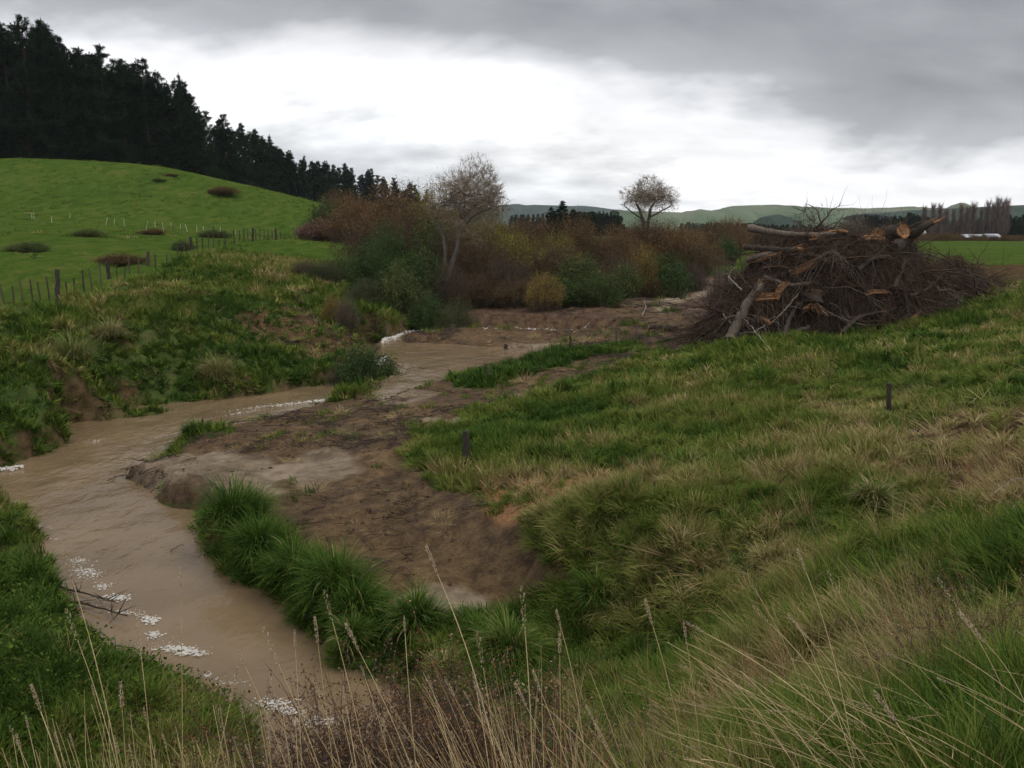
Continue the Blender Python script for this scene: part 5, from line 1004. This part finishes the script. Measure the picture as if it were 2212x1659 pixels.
ST=[(945,1240,1120,2.9,'tallest straight stalk near bottom centre, crossing the silt patch'),(875,1368,938,3.0,'upright yellow stalk in front of the lone round tussock'),(1134,1362,1158,2.9,'upright yellow stalk, left of the pair at lower right centre'),(1213,1362,1290,2.9,'stalk with a bent base, right of the pair at lower right centre'),(1209,1415,1222,3.1,'shorter stalk crossing its taller neighbour at lower right centre'),(1045,1450,1100,2.8,'brownish stalk rising from the dead brown weeds'),
(156,1252,285,3.0,'thick brown headed stalk over the lower left water'),(390,1268,362,3.1,'upright stalk with a feathery head crossing the foam patch'),(170,1390,300,2.8,'stalk with a drooping pale head at the lower left'),(88,1537,230,2.6,'long stalk leaning left over the green bank'),(264,1533,250,2.9,'short stalk with a pale head on the near left bank'),(304,1408,325,3.0,'thin upright stalk left of the foam patch stalk'),
(687,1392,760,3.0,'stalk with a pale hooked head over the water edge'),(638,1402,650,3.1,'thin stalk over the brown water'),(718,1342,850,3.0,'stalk leaning left across the lowest bank tussock'),(497,1520,330,2.8,'stalk with a thick head drooping to the right at bottom left'),(530,1440,720,2.8,'pale stalk leaning far left over the water'),(605,1442,800,2.7,'long pale stalk arching left from the brown weeds'),
(775,1405,1000,2.8,'arching stalk with a grey head above the brown weeds'),(1030,1495,1090,2.7,'curved stalk with a hooked head near bottom centre'),(1176,1525,1560,2.7,'long pale stalk arching left over the green gully'),(1741,1236,1870,3.3,'tall stalk with a pale head on the right slope'),(1522,1367,1960,3.2,'very long straw stalk leaning left across the lower right'),(1668,1352,1900,3.2,'feathery headed stalk arching in the lower right'),(1731,1363,1950,3.3,'stalk with a split head in the lower right'),
(1482,1380,1540,3.2,'slim upright stalk at the left edge of the straw patch'),(1814,1284,1960,3.4,'thin stalk above the straw patch'),(1410,1352,1520,3.1,'slim stalk with a small head over the dark gully'),(1640,1290,1800,3.6,'faint stalk over the upper straw patch'),(2060,1300,2230,3.4,'dark thin stalk near the right edge'),(2130,1390,2250,3.1,'brown stalk near the right edge with no bend'),(1935,1560,2200,2.4,'pale thick stalk at the lower right corner')]
for i,s in enumerate(ST): stalk(s[0],s[1],s[2],s[3],s[4],kind=i%3,r=.0024 if i in (0,2,3,6,9,22,31) else .0019)
def bed(n,x0,x1,y0,y1,lx,label,grp,Ya=2.5,Yb=3.5):
    for i in range(n):
        hx=x0+(x1-x0)*(i+RNG.random())/n; hy=y0+(y1-y0)*RNG.random()**.6; e=stalk(hx,hy,hx+lx*(.4+RNG.random()),Ya+(Yb-Ya)*RNG.random(),label,.0016,int(RNG.choice([0,1,2,3],p=[.13,.13,.09,.65])),grp,hs=.7)
bed(44,0,620,1480,1650,60,'thin dry grass stalk in the sparse stand along the bottom left edge','stand of thin stalks along the bottom left edge')
bed(46,620,1330,1440,1640,150,'thin dry grass stalk among the brown weeds at bottom centre','stand of thin stalks among the brown weeds')
bed(110,1380,2230,1330,1640,430,'thin straw stalk leaning left in the dense patch at lower right','dense patch of straw stalks at lower right',2.7,4.2)
# dead brown weeds in front of the water
WEED=foliage_mat('dead_weed_seed_clusters',[(0,(.05,.027,.013)),(.8,(.15,.078,.036)),(1,(.30,.21,.14))],.1,.9,.2,spec=.03)
def weed_mesh(seed):
    rs=np.random.default_rng(seed); st=MB(); n=74; K=8; t=np.linspace(0,1,K)[None,:,None]; a=rs.random(n)*6.28; tl=.15+.65*rs.random(n); d=np.stack([np.cos(a)*np.sin(tl),np.sin(a)*np.sin(tl),np.cos(tl)],1); L=(.55+.5*rs.random(n))[:,None,None]
    P=np.stack([rs.normal(0,.1,n),rs.normal(0,.1,n),np.zeros(n)],1)[:,None]+d[:,None]*L*t; P[:,1:]+=np.cumsum(rs.normal(0,.013,(n,K-1,3)),1); st.tubes(P,.0032*(1.2-t[0,:,0])*np.ones((n,1)),4,rs.random(n))
    q=n*9; i=rs.integers(0,n,q); f=rs.integers(2,K,q); p=P[i,f]; dd=unit(d[i]+rs.normal(0,.55,(q,3))); l=(.10+.17*rs.random(q))[:,None,None]; t2=np.linspace(0,1,5)[None,:,None]; Q=p[:,None]+dd[:,None]*l*t2; Q[:,1:]+=np.cumsum(rs.normal(0,.006,(q,4,3)),1); st.tubes(Q,.0015*(1.2-t2[0,:,0])*np.ones((q,1)),3,rs.random(q))
    sd=MB(); m=6500; j=rs.integers(0,q,m); k=rs.integers(1,5,m); c=Q[j,k]+rs.normal(0,.006,(m,3)); sd.cards(c,rs.normal(0,1,(m,3)),.0038,.011+.006*rs.random(m)); return st.build('stems',TWIG),sd.build('seed_clusters',WEED)
WD=[weed_mesh(s) for s in (71,72,73)]
for i,(px,Y,s,lb) in enumerate([(660,5.2,1.15,'dead brown seedy weed at the left end of the clump over the water'),(760,4.7,1.15,'dead brown seedy weed, second from the left in the clump'),(860,4.4,1.1,'dead brown seedy weed below the hooked stalk heads'),(950,4.6,1.2,'tall dead brown seedy weed in the middle of the clump'),(1050,4.9,1.1,'dead brown seedy weed beside the brown sided tussock'),(820,5.4,1.1,'dead brown seedy weed behind the clump, nearest the water'),(1010,5.6,1.05,'dead brown seedy weed behind the clump, below the lone round tussock'),(700,4.0,.9,'low dead brown weed at the bottom edge of the photo'),(1000,3.9,.85,'low dead brown weed right of centre at the bottom edge'),(1130,4.2,.8,'dead brown weed at the right end of the clump'),(910,4.0,1.0,'dead brown weed hanging over the bottom edge below the hooked stalks'),(780,4.1,1.0,'dead brown weed at the bottom edge left of centre'),(610,4.5,.9,'lowest left dead brown weed over the water'),
  (2120,4.6,.75,'dead brown weed with pale seed heads at the right edge'),(2010,4.3,.6,'small dead brown weed in the lower right straw'),(1330,3.9,.6,'small dead weed at the edge of the green gully')]):
    x=ony(px,1500,Y)[0]; z=gz(x,Y); e=empty('dead_weed',(x,Y,z-.03),lb,'dead weed','dead brown weeds in the foreground',RNG.random()*6); s*=1.08; e.scale=(s*1.2,s*1.2,s); st,sd=WD[i%3]; obj('stems',st,e); obj('seed_clusters',sd,e)
# bare pale twigs at the right edge
log([(2130,1120),(2170,1085),(2250,1100)],.006,.004,'pale curved twig arching at the right edge of the photo',PGREY,place_=gr,lift=.35,branches=1)
log([(2140,1170),(2180,1125),(2250,1115)],.007,.004,'second pale twig below the first at the right edge',PGREY,place_=gr,lift=.25,branches=1)
# ---------------------------------------------------------------- foam, cascades, driftwood
FOAM=flatmat('foam',(.66,.63,.57),.8)
_N=FOAM.node_tree.nodes; _L=FOAM.node_tree.links; _t=_N.new('ShaderNodeBsdfTransparent'); _m=_N.new('ShaderNodeMixShader'); _m.inputs[0].default_value=.6; _L.new(_t.outputs[0],_m.inputs[1]); _L.new(_N['Principled BSDF'].outputs[0],_m.inputs[2]); _L.new(_m.outputs[0],_N['Material Output'].inputs[0])
def foam():
    mb=MB()
    def blob(x,y,z,r,h=.012):
        n=9; r=r*.42; th=np.arange(n)*math.pi*2/n; rr=r*(1+RNG.normal(0,.25,n)); ex=1.5; 
        ring=np.stack([x+np.cos(th)*rr*ex,y+np.sin(th)*rr,np.full(n,z+.004)],1); r2=np.stack([x+np.cos(th)*rr*ex*.6,y+np.sin(th)*rr*.6,np.full(n,z+h)],1); V=np.vstack([ring,r2,[[x,y,z+h*1.15]]])
        mb.add(V,[[k,(k+1)%n,n+(k+1)%n,n+k] for k in range(n)]+[[n+k,n+(k+1)%n,2*n,2*n] for k in range(n)])
    def patch(px,py,wx,wy,n,r,z=0.0,h=.012,zr=0):
        for _ in range(int(n*2.0)):
            a=px+RNG.normal(0,wx*.6); b=py+RNG.normal(0,wy*.45)+(a-px)*zr; q=onz(a,b,z+.012); blob(q[0],q[1],z+.018,r*(.35+RNG.random()**2*1.1),h)
    for p in [(82,1140,26,4,26,.022),(170,1213,22,9,40,.02),(190,1240,26,12,70,.028),(172,1232,14,5,16,.02),(222,1268,16,9,34,.025),(255,1292,20,8,60,.032),(325,1340,16,10,50,.035),(335,1372,16,8,34,.03),(385,1402,40,9,90,.03),(415,1412,30,7,60,.034),(300,1330,10,14,14,.02),(130,1318,16,6,20,.02),(268,1325,20,6,22,.02),(500,1475,40,10,24,.016),(590,1520,36,12,70,.026),(620,1535,30,14,60,.026),(680,1560,40,14,50,.026),(120,1165,14,3,8,.02),(450,1460,14,6,8,.02),(245,1300,60,40,26,.010),(360,1385,70,30,30,.010)]: patch(*p)
    for p in [(560,880,60,3,60,.035,0,.01,-.12),(620,874,40,3,60,.045,0,.012,-.1),(520,893,40,3,30,.03,0,.01,-.15),(410,930,50,3,24,.03,0,.01,-.2),(200,955,30,6,16,.03,0,.01,0),(330,985,80,6,30,.02,0,.01,-.1),(690,866,30,3,40,.06,0,.02,-.1)]: patch(*p)
    for _ in range(70):
        a=RNG.random()*55-6; q=onz(a,1017-a*.14+RNG.normal(0,2.2),.02); blob(q[0],q[1],.03+.04*RNG.random(),.05*(.4+RNG.random()),.03)
    # riffles over the bars and the small cascade
    def line(a,b,n,r,z,w,h=.03):
        for _ in range(n):
            u=RNG.random(); px=a[0]+(b[0]-a[0])*u; py=a[1]+(b[1]-a[1])*u+RNG.normal(0,w); q=onz(px,py,z); blob(q[0],q[1],z+.012+.03*RNG.random(),r*(.3+RNG.random()),h)
    line((825,738),(880,718),210,.075,PZ,2.4,.04); line((880,718),(965,708),110,.10,PZ,1.4,.04); line((955,706),(1010,708),220,.12,PZ+.05,1.8,.10); line((965,709),(1100,714),130,.09,PZ,1.5); line((1100,711),(1345,724),330,.09,PZ,2.2); line((1150,716),(1330,719),200,.08,PZ,2.0)
    line((1040,705),(1190,703),60,.07,PZ+.02,.8)
    for _ in range(140):
        u=RNG.random(); px=797+36*u+RNG.normal(0,3); q=ony(px,742-10*u+RNG.normal(0,4),36.6+u*2); z=.05+.45*RNG.random()**1.3; blob(q[0],q[1]+RNG.normal(0,.4),z,.10*(.4+RNG.random()),.06)
    line((1328,642),(1380,652),90,.13,UZ,2.5,.05); line((1330,655),(1385,658),60,.1,UZ,1.5,.04)
    return tag(obj('foam',mb.build('foam',FOAM,True)),'white foam flecks and small riffles floating on the brown stream','foam',kind='stuff')
foam()
def drift(pts,r,label,nb=6):
    P=[onz(a,b,.03+.03*k) for k,(a,b) in enumerate(pts)]; Q=bez(P,12,.012); o=Q[0].copy(); mb=MB(); mb.tubes(Q-o,r*np.linspace(1.1,.4,12),6,.4,cap=True)
    for _ in range(nb):
        i=RNG.integers(1,11); d=unit(RNG.normal(size=3)*np.array([1,1,.5])+np.array([0,0,.35])); L=.1+.3*RNG.random(); t=np.linspace(0,1,6)[:,None]; mb.tubes(Q[i]-o+d*L*t+np.cumsum(RNG.normal(0,.012,(6,3)),0)*t,r*.5*(1.1-t[:,0]),4,RNG.random())
    return tag(obj('driftwood_branch',mb.build('driftwood',DPOST,True),None,tuple(o)),label,'driftwood')
drift([(125,1262),(165,1280),(215,1290),(248,1300)],.018,'dark branching driftwood by the near left bank, upper of two',16)
drift([(95,1290),(160,1300),(215,1312),(275,1330)],.022,'long dark driftwood stick by the near left bank, lower of two',14)
drift([(225,1400),(262,1396),(302,1402)],.012,'small dark stick breaking the water left of the foam patch',4)
drift([(370,1192),(382,1180),(398,1178)],.008,'tiny forked twig poking out in the middle of the river',2)
drift([(380,1015),(375,990),(355,985)],.010,'thin twig standing in the water off the mud point',3)
drift([(560,925),(600,905),(640,890)],.03,'dark sticks lying along the mud edge by the river',9)
drift([(400,985),(450,978),(505,952)],.03,'dark root lying on the mud point beside the river',9)

# ---------------------------------------------------------------- air
def haze():
    m=bpy.data.materials.new('haze'); m.use_nodes=True; N=m.node_tree.nodes; L=m.node_tree.links; N.clear(); o=N.new('ShaderNodeOutputMaterial'); v=N.new('ShaderNodeVolumePrincipled')
    v.inputs['Color'].default_value=(.80,.86,.95,1); v.inputs['Density'].default_value=.00006; v.inputs['Anisotropy'].default_value=.2; L.new(v.outputs[0],o.inputs['Volume'])
    mb=MB(); a=5100; z0=-25; z1=190; mb.add([(-a,-a,z0),(a,-a,z0),(a,a,z0),(-a,a,z0),(-a,-a,z1),(a,-a,z1),(a,a,z1),(-a,a,z1)],[(0,3,2,1),(4,5,6,7),(0,1,5,4),(1,2,6,5),(2,3,7,6),(3,0,4,7)])
    return tag(obj('haze',mb.build('haze',m)),kind='stuff')
haze()
